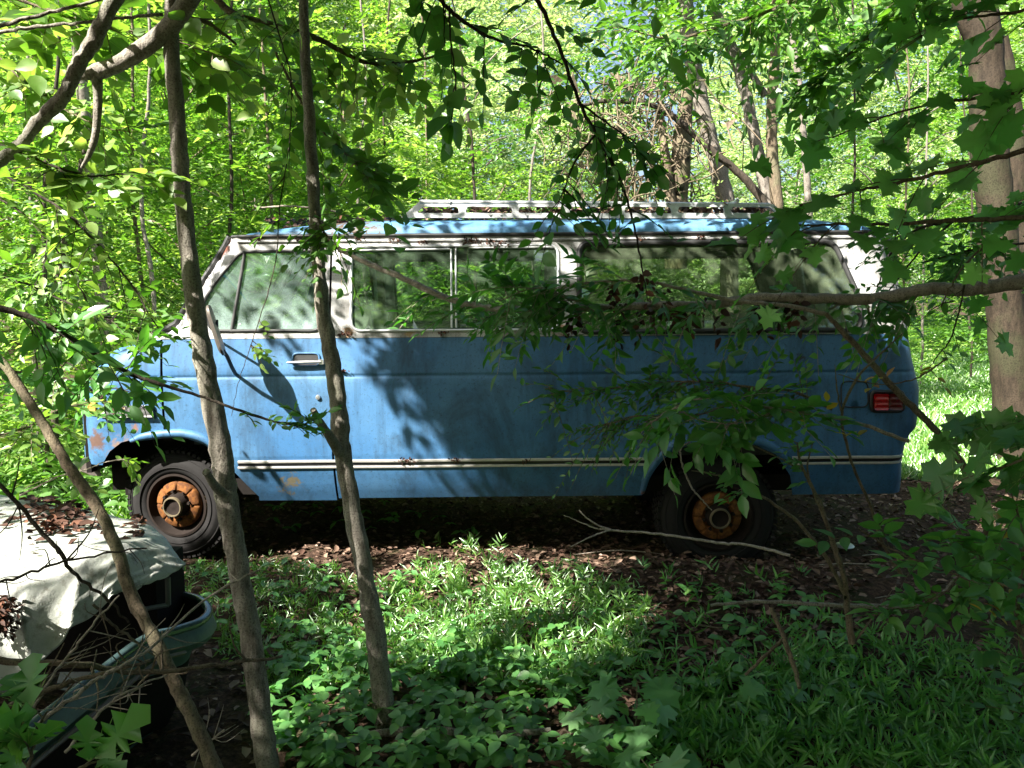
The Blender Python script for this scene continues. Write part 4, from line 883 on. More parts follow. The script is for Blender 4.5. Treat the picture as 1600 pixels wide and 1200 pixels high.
# bare leaning pole, lower left
branch('leaning_pole', 'bare brown pole leaning in front of the white tarp', 'branch', [([(-40,520,2.5),(5,568,2.48),(60,650,2.44),(105,725,2.4),(150,790,2.36),(180,850,2.33),(205,930,2.28),(235,985,2.24),(270,1060,2.2),(300,1120,2.15),(335,1200,2.1),(360,1270,2.05)], [.012,.014,.015,.016,.017,.018,.019,.019,.020,.020,.022,.024])], 'bark_brown', None, n=12)
# background trunks
def bg_tree(name, label, px, rad, bark, crown=None, cm='leaf_mid', extra=(), group=None):
    pts = pxl(px); base = pts[-1]; root = empty(name, (float(base[0]), float(base[1]), 0), label, 'tree', group); mb = MB()
    down = [np.array([base[0], base[1], -.1])] if base[2] > 0 else []
    st = limb(mb, pts+down, list(rad), 10, .05, 6, wob=.004)
    for e, r_ in extra: limb(mb, pxl(e), r_, 8, .05, 6, wob=.004)
    mb.build('trunk', bark, root)
    if crown:
        (x0,x1,y0,y1,Ya,Yb,n,size) = crown; c = np.array([P(rng.uniform(x0,x1), rng.uniform(y0,y1), rng.uniform(Ya,Yb)) for _ in range(n)]); D = rng.normal(size=(n,3))*np.array([1,1,.35])
        V, T = sprays(KITE, c, D, size*3.6, 9, size, tilt=.35); link('crown', mesh_tris('crown', V, T), cm, root)
    return root
bg_tree('pale_tree', 'pale forked trunk left of the nearest trunk, among bright foliage', [(112,-80,7.5),(120,60,7.5),(130,150,7.5),(138,240,7.5),(148,330,7.5),(156,430,7.5),(166,520,7.5),(170,600,7.5)], [.04,.05,.055,.055,.055,.06,.06,.06], 'bark_far', (-40,330,-200,20,6.9,8.6,130,.11), 'leaf_bright', [([(152,395,7.5),(128,330,7.4),(112,290,7.3),(98,220,7.3)],[.03,.02,.015,.008])])
bg_tree('dark_sapling', 'thin dark stem branching at the left edge of the wood', [(186,250,6.8),(150,170,6.8),(128,250,6.8),(110,340,6.8),(92,440,6.8),(80,560,6.8)][1:], [.012,.02,.03,.03,.03], 'bark_dark', (30,240,150,330,6.4,7.3,50,.09), 'leaf_bright')
bg_tree('twin_trunk_tree', 'grey trunk leaning right behind the roof rack, leftmost of the bare group', [(1062,-90,10),(1072,20,10),(1084,100,10),(1096,165,10),(1110,220,10),(1124,270,10),(1134,320,10),(1140,400,10)], [.09,.10,.10,.10,.10,.11,.11,.12], 'bark_far', (930,1140,-230,40,9,11,230,.13), 'leaf_mid')
bg_tree('slanting_tree', 'thin grey trunk slanting right in the middle of the bare group', [(1100,-40,10.5),(1122,30,10.5),(1148,90,10.5),(1168,160,10.5),(1182,230,10.5),(1200,320,10.5),(1210,400,10.5)], [.06,.07,.07,.075,.08,.08,.09], 'bark_far', (1080,1300,-230,90,9.5,12,240,.13), 'leaf_mid', [([(1196,150,10.5),(1172,110,10.5),(1142,60,10.5),(1105,-20,10.5)],[.05,.04,.035,.03])])
bg_tree('upright_tree', 'dark upright trunk, rightmost of the bare group behind the roof', [(1214,-60,10.2),(1212,60,10.2),(1207,150,10.2),(1206,230,10.2),(1214,320,10.2),(1216,400,10.2)], [.06,.065,.07,.075,.08,.09], 'bark_brown', (1150,1330,-200,60,9.6,11,90,.13), 'leaf_dark')
bg_tree('thin_tree', 'thin distant trunk right of the bare group', [(1228,10,14),(1246,110,14),(1255,200,14),(1262,300,14),(1266,400,14)], [.05,.055,.06,.06,.07], 'bark_far')
bg_tree('forest_tree', 'second brown trunk half hidden behind the thick one', [(1560,60,10),(1580,180,10),(1590,320,10),(1600,470,10),(1606,640,10)], [.12,.13,.13,.14,.15], 'bark_big_shaded')
bg_tree('arching_stem_tree', 'dark stem arching left over the rear half of the roof', [(905,165,9.2),(950,158,9.2),(1010,162,9.2),(1055,185,9.2),(1100,225,9.2),(1145,262,9.2),(1178,295,9.2),(1200,335,9.2),(1206,420,9.2)], [.015,.025,.032,.038,.042,.045,.05,.05,.06], 'bark_dark', (820,1010,90,210,8.8,9.6,70,.10), 'leaf_mid', [([(1055,185,9.2),(1000,140,9.2),(930,130,9.2)],[.03,.02,.01])])
bg_tree('slim_tree', 'slim upright sapling behind the middle of the roof rack', [(718,60,8.6),(726,150,8.6),(736,220,8.6),(742,310,8.6),(744,400,8.6)], [.012,.016,.018,.02,.02], 'bark_dark', (650,830,40,300,8.2,9.2,60,.10), 'leaf_mid')
for k, (x0, x1, Yk) in enumerate([(40,58,7.2),(95,70,6.6),(205,222,8.2),(232,240,7.4),(365,352,8.4),(405,428,9.0),(560,572,9.6),(612,600,11),(655,668,12),(842,835,10.5),(1330,1318,12),(1402,1412,13),(1450,1442,15),(1500,1512,16)]):
    bg_tree('slim_tree', 'slim bare stem among the foliage behind the van', [(x0,-40,Yk),((x0+x1)/2+rng.normal()*9,130,Yk),((x0+x1)/2+rng.normal()*9,300,Yk),(x1,460,Yk),(x1+rng.normal()*4,590 if Yk < 9 else 545,Yk)], [.012,.016,.02,.022,.025], ('bark_far','bark_dark','bark_brown')[k % 3], group='slim bare stems behind the van')
# tangle of bare vines
root = empty('vine_tangle', tuple(map(float, P(1000, 500, 9))), 'brown tangle of bare vines climbing behind the roof rack', 'vine')
mb = MB(); c0 = []
trunk_pts = pxl([(1075,120,9.4),(1068,200,9.4),(1060,300,9.4),(1056,420,9.4)]); limb(mb, trunk_pts, [.06,.10,.13,.14], 8, .1)
trunk2 = pxl([(1030,170,9.3),(1040,250,9.3),(1050,330,9.3)]); limb(mb, trunk2, [.04,.06,.06], 8, .1)
for k in range(330):
    px = rng.normal(1000, 62); py = rng.uniform(110, 330); Yk = rng.uniform(8.7, 10); a = rng.normal(1.57, .8); l = rng.uniform(25, 90)
    p = [(px, py, Yk), (px+l*math.cos(a)*.5+rng.normal()*9, py+l*math.sin(a)*.5+rng.normal()*6, Yk+rng.normal()*.1), (px+l*math.cos(a), py+l*math.sin(a), Yk+rng.normal()*.2)]
    mb.tube(spline(pxl(p), 3), [.010, .005], 4, False)
mb.build('stem', 'bark_brown', root)
c = np.array([P(rng.normal(970, 70), rng.uniform(90, 330), rng.uniform(8.7, 10)) for _ in range(90)]); V, T = sprays(KITE, c, rng.normal(size=(90,3)), .3, 8, .08); link('foliage', mesh_tris('foliage', V, T), 'leaf_bright', root)
# ================================================================ TARP-COVERED WRECK, lower left
m, t = mat('tarp'); v = coords(t); n1 = noise(t, 5, 6, .65, v); n2 = noise(t, 26, 6, .7, v); n3 = noise(t, 420, 2, .5, v)
c = mixc(t, ramp(t, n1, [(.4, (0,0,0)), (.68, (.6,.6,.6))]), (.36,.37,.345), (.20,.23,.165)); c = mixc(t, ramp(t, n2, [(.50, (0,0,0)), (.66, (.75,.75,.75))]), c, (.12,.11,.08))
principled(t, c, .6, bump=math_(t, 'ADD', n1, math_(t, 'MULTIPLY', n2, .3)), bstr=.35, bdist=.03, spec=.3); M['tarp'] = m
M['teal'] = paint('teal_paint', (.045,.095,.09), (.02,.04,.04), (.09,.15,.14), .5, [(tuple(P(290,985,3)), .08, RU, 1.0)], .28)
simple('teal_rim', (.05,.085,.085), .22, .3); simple('old_frame', (.10,.11,.10), .6)
# tarp surface: rows run left to right; far hem, far edge, ridge, and the front fall
rowsT = [ # (px, py, Y)
 [(-320,845,3.75),(-60,815,3.62),(30,800,3.52),(120,812,3.42),(215,838,3.32),(262,862,3.22),(289,890,3.08)],
 [(-320,760,3.65),(-60,768,3.55),(30,778,3.45),(120,795,3.35),(205,812,3.25),(250,832,3.14),(287,884,3.02)],
 [(-320,800,3.1),(-60,815,3.05),(30,822,3.0),(120,832,2.95),(200,838,2.92),(246,852,2.92),(290,879,2.98)],
 [(-320,880,2.65),(-60,885,2.62),(20,888,2.6),(110,862,2.66),(180,856,2.72),(238,868,2.84),(284,886,2.92)],
 [(-320,930,2.45),(-70,935,2.42),(15,920,2.44),(100,895,2.52),(165,885,2.6),(220,890,2.74),(262,898,2.83)],
 [(-320,1010,2.38),(-80,1000,2.36),(10,980,2.38),(80,950,2.44),(145,925,2.52),(200,912,2.64),(238,910,2.75)],
 [(-320,1160,2.33),(-90,1130,2.31),(5,1085,2.33),(62,1035,2.38),(125,975,2.47),(180,930,2.58),(214,921,2.68)]]
ctrl = np.array([[P(*p) for p in r_] for r_ in rowsT])
def interp_grid(Cg, nu, nv):
    A = np.array([spline(r_, nu) for r_ in Cg]); return np.array([spline(A[:, j], nv) for j in range(A.shape[1])]).transpose(1, 0, 2)
Gd = interp_grid(ctrl, 14, 12); ni, nj = Gd.shape[:2]; ii, jj = np.meshgrid(np.linspace(0, 1, ni), np.linspace(0, 1, nj), indexing='ij')
fold = .034*(.6-np.abs(np.sin(jj*17+2.0*np.sin(ii*3)+ii*1.5)))*np.clip((ii-.42)*2.4, 0, 1)+.018*(.6-np.abs(np.sin(jj*11-ii*7+1)))*np.clip(ii-.3, 0, 1)+.012*(.6-np.abs(np.sin(ii*7+jj*9))); Gd[..., 1] -= fold*.9; Gd[..., 2] += fold*.55+.005*np.sin(jj*47+ii*21)*np.sin(ii*19+jj*13)
Vt = Gd.reshape(-1, 3); Qt = np.array([(i*nj+j, i*nj+j+1, (i+1)*nj+j+1, (i+1)*nj+j) for i in range(ni-1) for j in range(nj-1)])
to_ = link('tarp', mesh_tris('tarp', Vt, Qt[:, ::-1]), 'tarp'); md = to_.modifiers.new('thick', 'SOLIDIFY'); md.thickness = .004; tag(to_, 'grimy white tarp draped over the teal wreck in the lower left', 'tarp')
# debris lying on the tarp
idx = rng.integers(0, int(nj*.72), 900); ri = np.clip((rng.normal(.27, .06, 900)*ni).astype(int), 0, ni-1); O = Gd[ri, idx]+np.array([0,0,.012]); cx_ = np.sin(idx*.21)*.5+rng.random(900) > .5; O = O[cx_]; n = len(O); an = rng.random(n)*6.28
stuff('tarp_litter', 'dark fallen leaves and twigs lying on top of the white tarp', 'leaf litter', [leaves(DEAD, O, np.column_stack([np.cos(an), np.sin(an), rng.normal(size=n)*.2]), np.column_stack([rng.normal(size=(n,2))*.35, np.ones(n)]), .025+.04*rng.random(n))], 'dead_dark')
# wreck hull: long open body with a rounded far end
wk = empty('wrecked_hull', tuple(map(float, P(150, 1150, 2.3)*np.array([1,1,0]))), 'teal wreck with a rounded open end poking out from under the tarp', 'wreck')
rim_px = [(-200,1290,1.72),(-60,1215,1.86),(60,1125,2.08),(150,1055,2.3),(225,1000,2.55),(275,985,2.72),(312,972,2.86),(325,955,3.0),(312,938,3.12),(285,930,3.2),(250,925,3.24),(215,922,3.26),(120,915,3.3)]
rim = spline(pxl(rim_px), 8); MBr = MB().tube(rim, [.014,.015,.017,.018,.018,.016,.012], 10); ro = MBr.build('rim', 'teal_rim', wk)
nR = len(rim); ctr = rim.mean(0); V = []; levels = [(0,.0,0),(.0,-.03,.02),(.0,-.06,.03),(0,-.085,.015),(0,-.10,-.05),(0,-.3,-.12),(0,-.52,-.2)]
T_ = unit(np.gradient(rim, axis=0)); out = unit(np.cross(T_, np.array([0,0,1.]))); 
for a, dz, o in levels:
    for p, w in zip(rim, out): q_ = p+w*o; V.append((q_[0], q_[1], max(p[2]+dz, -.03)))
Fw = [(i*nR+j, i*nR+j+1, (i+1)*nR+j+1, (i+1)*nR+j) for i in range(len(levels)-1) for j in range(nR-1)]; MB().add(V, Fw).build('hull_side', 'teal', wk)
V = []; 
for a, dz, o in [(0,-.01,-.01),(0,-.10,-.06),(0,-.30,-.10),(0,-.42,-.16)]:
    for p, w in zip(rim, out): q_ = p+w*o; V.append((q_[0], q_[1], max(p[2]+dz, 0.0)))
nf = len(V); V.append(tuple(ctr*np.array([1,1,0])+np.array([0,0,.05]))); Fw = [(i*nR+j, i*nR+j+1, (i+1)*nR+j+1, (i+1)*nR+j) for i in range(3) for j in range(nR-1)]+[(3*nR+j, 3*nR+j+1, nf) for j in range(nR-1)]; MB().add(V, Fw).build('inner_well', 'under', wk)
# long side moulding lines
mb = MB(); mb.tube(rim[:40]+out[:40]*.045+np.array([0,0,-.075]), .008, 6); mb.build('side_moulding', 'old_chrome', wk)
# window post and frame under the tarp, dark box standing in for the shade behind
fr3 = pxl([(205,925,2.76),(262,902,2.9),(263,945,2.92),(230,948,2.86)]); mb = MB()
mb.tube([fr3[1], fr3[2]], .010, 6); mb.tube([fr3[2], P(205,955,2.8)], .009, 6); mb.build('window_post', 'old_frame', wk)
mb = MB(); a0, b0 = P(-260,1000,2.6), P(190,900,2.9)
mb.box((-2.16, 3.08, .40), (1.55,.26,.42)); mb.build('dark_filler_box', 'under', wk)
# torn black fringe at the left edge of the tarp
O = np.array([P(rng.uniform(-40,8), rng.uniform(930,970), 2.33) for _ in range(120)]); tg = stuff('dead_fern', 'black withered leaves hanging over the tarp at the left edge', 'dead plant', [sprays(OVAL, O, np.tile([.6,-.2,-.4], (120,1))+rng.normal(size=(120,3))*.4, .045, 4, .026)], 'dead_dark'); tg['kind'] = 'stuff'
# ================================================================ LEAFY BRANCHES IN FRONT
o3 = dict(pr=OVAL, k=7, size=.055, L=.20)
# the long limb across the windows
long_px = [(505,365,3.75),(530,388,3.72),(575,412,3.68),(620,430,3.62),(680,458,3.56),(740,478,3.5),(800,483,3.45),(880,482,3.4),(960,480,3.35),(1040,477,3.3),(1110,476,3.25),(1180,466,3.2),(1260,466,3.15),(1340,468,3.1),(1400,462,3.05),(1450,452,3.0),(1520,452,2.95),(1600,440,2.9),(1750,425,2.8)]
br, S3 = branch('long_limb', 'long smooth limb reaching left across the van windows, thickest at the right', 'branch',
 [(long_px, [.008,.010,.013,.014,.014,.015,.015,.015,.016,.017,.018,.019,.021,.023,.023,.024,.026,.028,.03]),
  ([(1290,490,3.1),(1230,478,3.12),(1150,470,3.15),(1080,455,3.18),(1010,440,3.2),(940,440,3.25),(870,452,3.3),(800,480,3.35),(745,500,3.4)], [.009,.009,.008,.007,.006,.005,.004,.003,.002]),
  ([(960,480,3.35),(900,470,3.3),(840,450,3.25),(780,470,3.2)], [.005,.004,.003,.002])],
 'twig_pale', [dict(pr=ELL, n=34, t0=.22, t1=.5, L=.24, k=9, size=.075, bias=(-.35,.35,-.2), rnd=(.5,.5,.25), along=0),
   dict(pr=ELL, n=26, stem=1, t0=.1, t1=1, L=.26, k=9, size=.08, bias=(-.5,-.2,-.25), rnd=(.5,.5,.3), along=0),
   dict(pr=ELL, n=24, stem=2, t0=.1, t1=1, L=.24, k=11, size=.08, bias=(-.5,-.1,.0), rnd=(.5,.4,.35), along=0),
   dict(pr=OVAL, n=36, t0=.42, t1=.85, L=.26, k=9, size=.062, bias=(-.2,.35,-.5), rnd=(.6,.5,.4), along=0)], 'leaf_dark', n=12,
 extra=[dict(mat='dead_dark', specs=[dict(pr=DEAD, n=20, t0=.36, t1=.66, L=.12, k=5, size=.05, bias=(0,-.35,-1.2), rnd=(.15,.15,.1), along=0, droop=.1), dict(pr=DEAD, n=7, stem=1, t0=.3, t1=.75, L=.10, k=5, size=.042, bias=(0,0,-1), rnd=(.2,.2,.2), along=0)])])
# fine spray cloud in front of the rear side
branch('feathery_branch', 'feathery branch hanging in front of the blue panel ahead of the rear wheel', 'branch',
 [([(1300,640,2.95),(1240,612,2.98),(1180,606,3.02),(1120,598,3.05),(1060,596,3.1),(1000,602,3.15),(940,608,3.2),(890,612,3.22),(850,606,3.25)], [.006,.005,.005,.004,.003,.003,.002,.002,.0015]),
  ([(1180,606,3.02),(1120,640,3.0),(1060,652,3.0),(1000,650,3.02),(930,668,3.05)], [.004,.003,.003,.002,.001])],
 'bark_brown', [dict(pr=OVAL, n=70, t0=.05, t1=1, L=.22, k=9, size=.046, bias=(-.3,-.1,-.1), rnd=(.6,.5,.4), along=.2), dict(pr=ELL, n=40, stem=1, t0=.1, t1=1, L=.22, k=13, size=.03, bias=(-.4,-.1,-.3), rnd=(.5,.5,.35), along=.2)], 'leaf_dark')
branch('leafy_branch', 'branch of pointed oval leaves hanging over the rear wheel arch', 'branch',
 [([(1420,690,2.6),(1350,664,2.62),(1290,650,2.64),(1220,640,2.66),(1160,630,2.68),(1100,622,2.7),(1050,640,2.72),(1010,665,2.74)], [.007,.006,.005,.005,.004,.003,.003,.002]),
  ([(1220,640,2.66),(1180,655,2.62),(1140,662,2.6),(1090,655,2.58),(1060,640,2.58)], [.004,.003,.002,.002,.0015])],
 'twig_pale', [dict(pr=OVAL, n=34, t0=.3, t1=1, L=.17, k=6, size=.08, bias=(-.1,-.1,-.2), rnd=(.6,.5,.35), along=.2), dict(pr=OVAL, n=12, stem=1, t0=.1, t1=1, L=.15, k=6, size=.085, bias=(0,-.1,-.35), rnd=(.5,.5,.4))], 'leaf_gloss',
 extra=[dict(mat='leaf_autumn', name='autumn_leaves', specs=[dict(pr=OVAL, n=4, t0=.1, t1=.4, L=.08, k=3, size=.05)])])
branch('drooping_branch', 'dark leaved branch hanging down from the top edge over the rear windows', 'branch',
 [([(800,-60,2.4),(850,20,2.42),(880,90,2.45),(905,160,2.48),(935,215,2.5),(965,270,2.52),(985,330,2.55),(1000,400,2.58),(1012,470,2.6)], [.008,.007,.006,.006,.005,.005,.004,.003,.002]),
  ([(905,160,2.48),(960,200,2.5),(1010,235,2.52)], [.004,.003,.002]), ([(930,210,2.5),(900,250,2.46),(880,300,2.44),(868,330,2.42)], [.004,.003,.002,.001])],
 'bark_dark', [dict(pr=WIDE, n=19, t0=.08, t1=.78, L=.16, k=5, size=.049, bias=(0,-.1,-.5), rnd=(.7,.6,.35), along=0), dict(pr=WIDE, n=10, stem=1, t0=.2, L=.14, k=6, size=.055, bias=(0,0,-.6)), dict(pr=WIDE, n=9, stem=2, t0=.1, L=.16, k=6, size=.055, bias=(0,0,-.5))], 'leaf_gloss',
 extra=[dict(mat='dead_dark', specs=[dict(pr=DEAD, n=4, t0=.8, t1=1, L=.08, k=4, size=.04, bias=(0,0,-1), rnd=(.3,.2,.2), along=0)])])
branch('leafy_branch', 'leafy branch with broad hanging leaves at the top centre', 'branch',
 [([(640,-80,2.0),(680,-10,2.02),(720,30,2.05),(770,60,2.1),(830,75,2.15),(880,100,2.2)], [.006,.006,.005,.004,.003,.002]), ([(700,10,2.03),(705,70,2.0),(712,140,1.98),(702,195,1.98)], [.003,.002,.002,.001])],
 'bark_dark', [dict(pr=WIDE, n=13, t0=.05, t1=1, L=.14, k=5, size=.060, bias=(0,-.05,-.5), rnd=(.7,.6,.3)), dict(pr=WIDE, n=4, stem=1, t0=.3, L=.08, k=3, size=.085, bias=(0,0,-.8))], 'leaf_gloss')
branch('leafy_branch', 'dark leaved branch at the top right between the bare trunks and the thick trunk', 'branch',
 [([(1500,-80,4.6),(1440,-10,4.6),(1380,40,4.6),(1320,90,4.6),(1280,130,4.6)], [.016,.014,.012,.008,.004]), ([(1400,-100,4.4),(1300,-40,4.4),(1220,10,4.4),(1130,40,4.4),(1050,60,4.4),(960,40,4.4)], [.014,.012,.010,.008,.006,.003])],
 'bark_brown', [dict(pr=WIDE, n=70, t0=.0, t1=1, L=.36, k=8, size=.10, bias=(0,0,-.2)), dict(pr=ELL, n=90, stem=1, t0=.05, t1=1, L=.40, k=9, size=.10, bias=(0,0,-.3))], 'leaf_mid')
branch('curved_bare_branch', 'slender pale branch curving down to the right at the top centre', 'branch',
 [([(300,-60,3.3),(340,0,3.3),(370,24,3.3),(430,40,3.3),(495,60,3.3),(530,78,3.3),(575,98,3.3),(640,96,3.3),(690,86,3.3)], [.016,.016,.014,.012,.012,.010,.009,.007,.004]), ([(290,30,2.7),(325,36,2.75),(370,70,2.8),(440,46,2.85),(470,10,2.9)][:3], [.010,.008,.004])],
 'bark_brown', [dict(pr=OVAL, n=40, t0=.15, t1=1, L=.30, k=9, size=.085, bias=(0,0,-.4), rnd=(.7,.7,.4))], 'leaf_bright')
def maple(label, px, n=6, size=.16, Lm=.16, rad=(.007,.002), m_='leaf_maple', **kw):
    return branch('maple_branch', label, 'branch', [(px, list(np.linspace(rad[0], rad[1], len(px))))], 'bark_brown', [dict(pr=MAPLE, n=n, t0=.15, t1=1, L=Lm*1.25, k=3, size=size*.95, bias=kw.get('bias', (-.3,-.1,-.15)), rnd=(.5,.4,.3), tilt=.4, droop=.25, up=(-.15,-.6,.8))], m_, group=None)
maple('big leaved maple branch reaching left across the rear end of the roof rack', [(1760,190,1.75),(1620,230,1.8),(1500,262,1.85),(1400,285,1.9),(1330,300,1.95),(1250,320,2.0)], 8, .078)
maple('big leaved maple branch reaching down to the rear side window', [(1700,330,1.9),(1580,340,1.9),(1480,345,1.95),(1400,350,2.0),(1330,350,2.0),(1270,352,2.05),(1210,352,2.1)], 7, .072)
maple('maple branch with broad pale leaves in front of the thick brown trunk', [(1760,110,2.3),(1650,130,2.3),(1560,150,2.35),(1470,160,2.4),(1390,180,2.45),(1300,215,2.5)], 10, .092)
maple('maple branch crossing the thick brown trunk at window height', [(1760,260,2.6),(1680,290,2.6),(1600,330,2.6),(1530,390,2.65),(1490,440,2.65),(1470,480,2.7)], 8, .088)
maple('maple leaves in the upper right corner', [(1750,-30,2.2),(1660,0,2.2),(1580,20,2.25),(1500,30,2.3),(1430,60,2.35)], 9, .09)
maple('low maple branch with large bright leaves at the right edge under the bumper', [(1800,640,1.9),(1720,670,1.9),(1640,700,1.95),(1580,725,2.0),(1540,735,2.05)], 8, .10, m_='leaf_gloss')
maple('maple leaves beside the right edge just above the low branch', [(1760,560,2.3),(1700,600,2.3),(1640,640,2.3),(1590,660,2.35)], 6, .11, m_='leaf_gloss')
branch('dense_twiggy_branch', 'dense small leaved branch over the white rear corner pillar', 'branch',
 [([(1650,300,3.9),(1560,330,3.9),(1490,345,3.9),(1430,360,3.9),(1390,400,3.9),(1370,450,3.9)], [.012,.010,.008,.006,.005,.003]), ([(1490,345,3.9),(1440,390,3.9),(1400,440,3.9),(1370,480,3.9)], [.006,.005,.004,.002]), ([(1600,380,3.9),(1520,390,3.9),(1440,410,3.9)], [.006,.005,.003])],
 'bark_dark', [dict(pr=OVAL, n=30, t0=.1, t1=.85, L=.24, k=8, size=.055, bias=(-.1,0,0)), dict(pr=OVAL, n=8, stem=1, t0=.1, L=.22, k=8, size=.055), dict(pr=OVAL, n=30, stem=2, t0=.1, t1=.8, L=.24, k=9, size=.06)], 'leaf_dark')
branch('leafy_branch', 'leafy twigs hanging in front of the nose and badge of the van', 'branch', [([(-60,560,3.2),(20,580,3.2),(90,590,3.2),(150,600,3.2),(200,612,3.2)], [.006,.005,.004,.003,.002]), ([(60,540,3.0),(110,570,3.0),(150,600,3.0),(165,640,3.0)], [.004,.003,.002,.001])], 'bark_dark', [dict(pr=OVAL, n=30, t0=.1, t1=1, L=.19, k=7, size=.06, bias=(.1,0,-.2)), dict(pr=OVAL, n=8, stem=1, t0=.2, t1=1, L=.14, k=6, size=.05, bias=(.2,0,-.3))], 'leaf_gloss', extra=[dict(mat='dead', specs=[dict(pr=DEAD, n=6, t0=.7, t1=1, L=.06, k=3, size=.05, bias=(0,0,-.6))])])
# left side leafy branches
br_l = [('leafy_branch', 'dark stemmed branch crossing the hood and front door, leafy at both ends', [(-60,470,2.1),(20,487,2.12),(80,512,2.15),(150,552,2.2),(200,582,2.22),(250,600,2.24),(330,625,2.28),(400,650,2.3),(455,664,2.32),(492,660,2.34)], [.010,.009,.008,.007,.006,.005,.004,.004,.003,.002], 'leaf_gloss', 'bark_dark',
          [dict(pr=OVAL, n=20, t0=.02, t1=.52, L=.17, k=6, size=.07, bias=(.2,-.1,-.05), rnd=(.6,.5,.4)), dict(pr=OVAL, n=12, t0=.72, t1=1, L=.10, k=6, size=.040, bias=(.2,0,.25), rnd=(.5,.4,.3))]),
        ('arching_twig', 'long thin twig arching from the left edge down to the nearest trunk', [(-40,250,2.5),(40,292,2.5),(110,338,2.5),(160,390,2.5),(210,452,2.5),(250,520,2.5)], [.005,.004,.004,.003,.003,.002], 'leaf_bright', 'bark_dark', [dict(pr=OVAL, n=16, t0=.05, t1=.95, L=.16, k=7, size=.05)]),
        ('arching_twig', 'lower thin dark stem arching below the first at the left edge', [(-50,280,2.8),(30,330,2.8),(80,380,2.8),(120,440,2.8),(150,500,2.8)], [.005,.004,.003,.003,.002], 'leaf_bright', 'bark_dark', [dict(pr=OVAL, n=16, t0=.1, t1=1, L=.17, k=7, size=.055)]),
        ('leafy_branch', 'bright oval leaved spray hanging left of the nearest trunk at mid height', [(-60,200,2.3),(20,235,2.3),(90,262,2.32),(150,275,2.35),(215,268,2.4),(262,275,2.45)], [.006,.005,.004,.003,.002,.001], 'leaf_bright', 'bark_dark', [dict(pr=WIDE, n=22, t0=.1, t1=1, L=.14, k=6, size=.060, bias=(.2,0,-.15))]),
        ('leafy_twig', 'light green leafy twig above the bumper at the left', [(-40,690,2.7),(40,668,2.7),(90,640,2.7),(140,628,2.72)], [.004,.003,.002,.001], 'leaf_bright', 'bark_brown', [dict(pr=OVAL, n=20, t0=.05, L=.15, k=7, size=.05)]),
        ('leafy_twig', 'pale leafy twig left of the front wheel', [(20,780,3.2),(90,745,3.2),(130,735,3.2),(165,722,3.2),(205,716,3.2)], [.004,.003,.003,.002,.001], 'leaf_bright', 'twig_pale', [dict(pr=WIDE, n=10, t0=.2, L=.12, k=5, size=.05)]),
        ('hanging_vine', 'very thin vine dangling across the front door window', [(400,-60,2.9),(438,60,2.9),(456,130,2.9),(452,220,2.9),(438,320,2.9),(432,400,2.9),(415,470,2.9),(392,540,2.9),(372,600,2.9),(362,650,2.9)], [.003,.003,.0025,.002,.002,.002,.002,.0015,.0012,.001], 'leaf_bright', 'bark_dark', [dict(pr=WIDE, n=5, t0=.6, t1=.8, L=.10, k=5, size=.03, bias=(1,0,.1), rnd=(.3,.3,.2)), dict(pr=OVAL, n=9, t0=.0, t1=.5, L=.18, k=7, size=.06)]),
        ('trunk_sprout', 'cluster of small leaves sprouting from the slender trunk beside the cab roof', [(493,330,3.0),(505,360,2.95),(520,380,2.9),(535,400,2.88)], [.005,.004,.003,.002], 'leaf_mid', 'bark_brown', [dict(pr=OVAL, n=14, t0=0, L=.15, k=6, size=.055, bias=(-.3,-.1,0), rnd=(.7,.4,.5)), dict(pr=WIDE, n=9, t0=0, t1=.6, L=.17, k=6, size=.042, bias=(-.8,-.1,-.35), rnd=(.4,.3,.3))]),
        ('leafy_branch', 'mid green sprays around the upper part of the slender trunk', [(420,60,3.3),(460,140,3.3),(500,200,3.3),(550,250,3.3),(600,300,3.3)], [.006,.005,.004,.003,.002], 'leaf_mid', 'bark_brown', [dict(pr=WIDE, n=26, t0=.1, L=.26, k=7, size=.085, bias=(.2,0,-.3))]),
        ('leafy_branch', 'yellow green leaves at the top left corner', [(-60,-30,2.7),(60,10,2.7),(160,40,2.7),(260,60,2.75),(350,90,2.8)], [.006,.005,.004,.003,.002], 'leaf_bright', 'bark_brown', [dict(pr=WIDE, n=34, t0=0, L=.24, k=7, size=.08, bias=(0,0,-.3))]),
        ('leafy_branch', 'light green leaf sprays left of the bent limb', [(-60,60,3.0),(30,110,3.0),(100,170,3.0),(170,200,3.0),(240,210,3.0)], [.005,.004,.003,.002,.001], 'leaf_bright', 'bark_brown', [dict(pr=WIDE, n=30, t0=0, L=.24, k=7, size=.075, bias=(0,0,-.2))]),
        ('leafy_branch', 'leafy shrub sprays in front of the hood at the left', [(-60,420,3.6),(30,440,3.6),(100,470,3.6),(170,500,3.6),(220,520,3.7)], [.006,.005,.004,.003,.002], 'leaf_mid', 'bark_dark', [dict(pr=OVAL, n=40, t0=0, L=.28, k=8, size=.07, bias=(0,0,-.1), rnd=(.7,.6,.5))]),
        ('crooked_twig', 'pale crooked bare twig lying above the front end of the roof', [(398,310,4.4),(402,324,4.4),(440,322,4.4),(500,326,4.4),(545,336,4.5)], [.003,.005,.005,.005,.006], None, 'twig_pale', None),
        ('pair_twig', 'two joined bare twigs crossing the top left corner', [(-30,50,2.2),(20,35,2.2),(70,22,2.22),(150,0,2.25),(220,-25,2.25)], [.006,.006,.005,.005,.005], None, 'bark_pale', None),
        ('bare_twig', 'bare twig running level from the left edge to the top of the nearest trunk', [(-30,56,2.4),(40,44,2.42),(120,36,2.45),(190,28,2.5),(255,22,2.55)], [.006,.006,.005,.005,.006], None, 'bark_pale', None)]
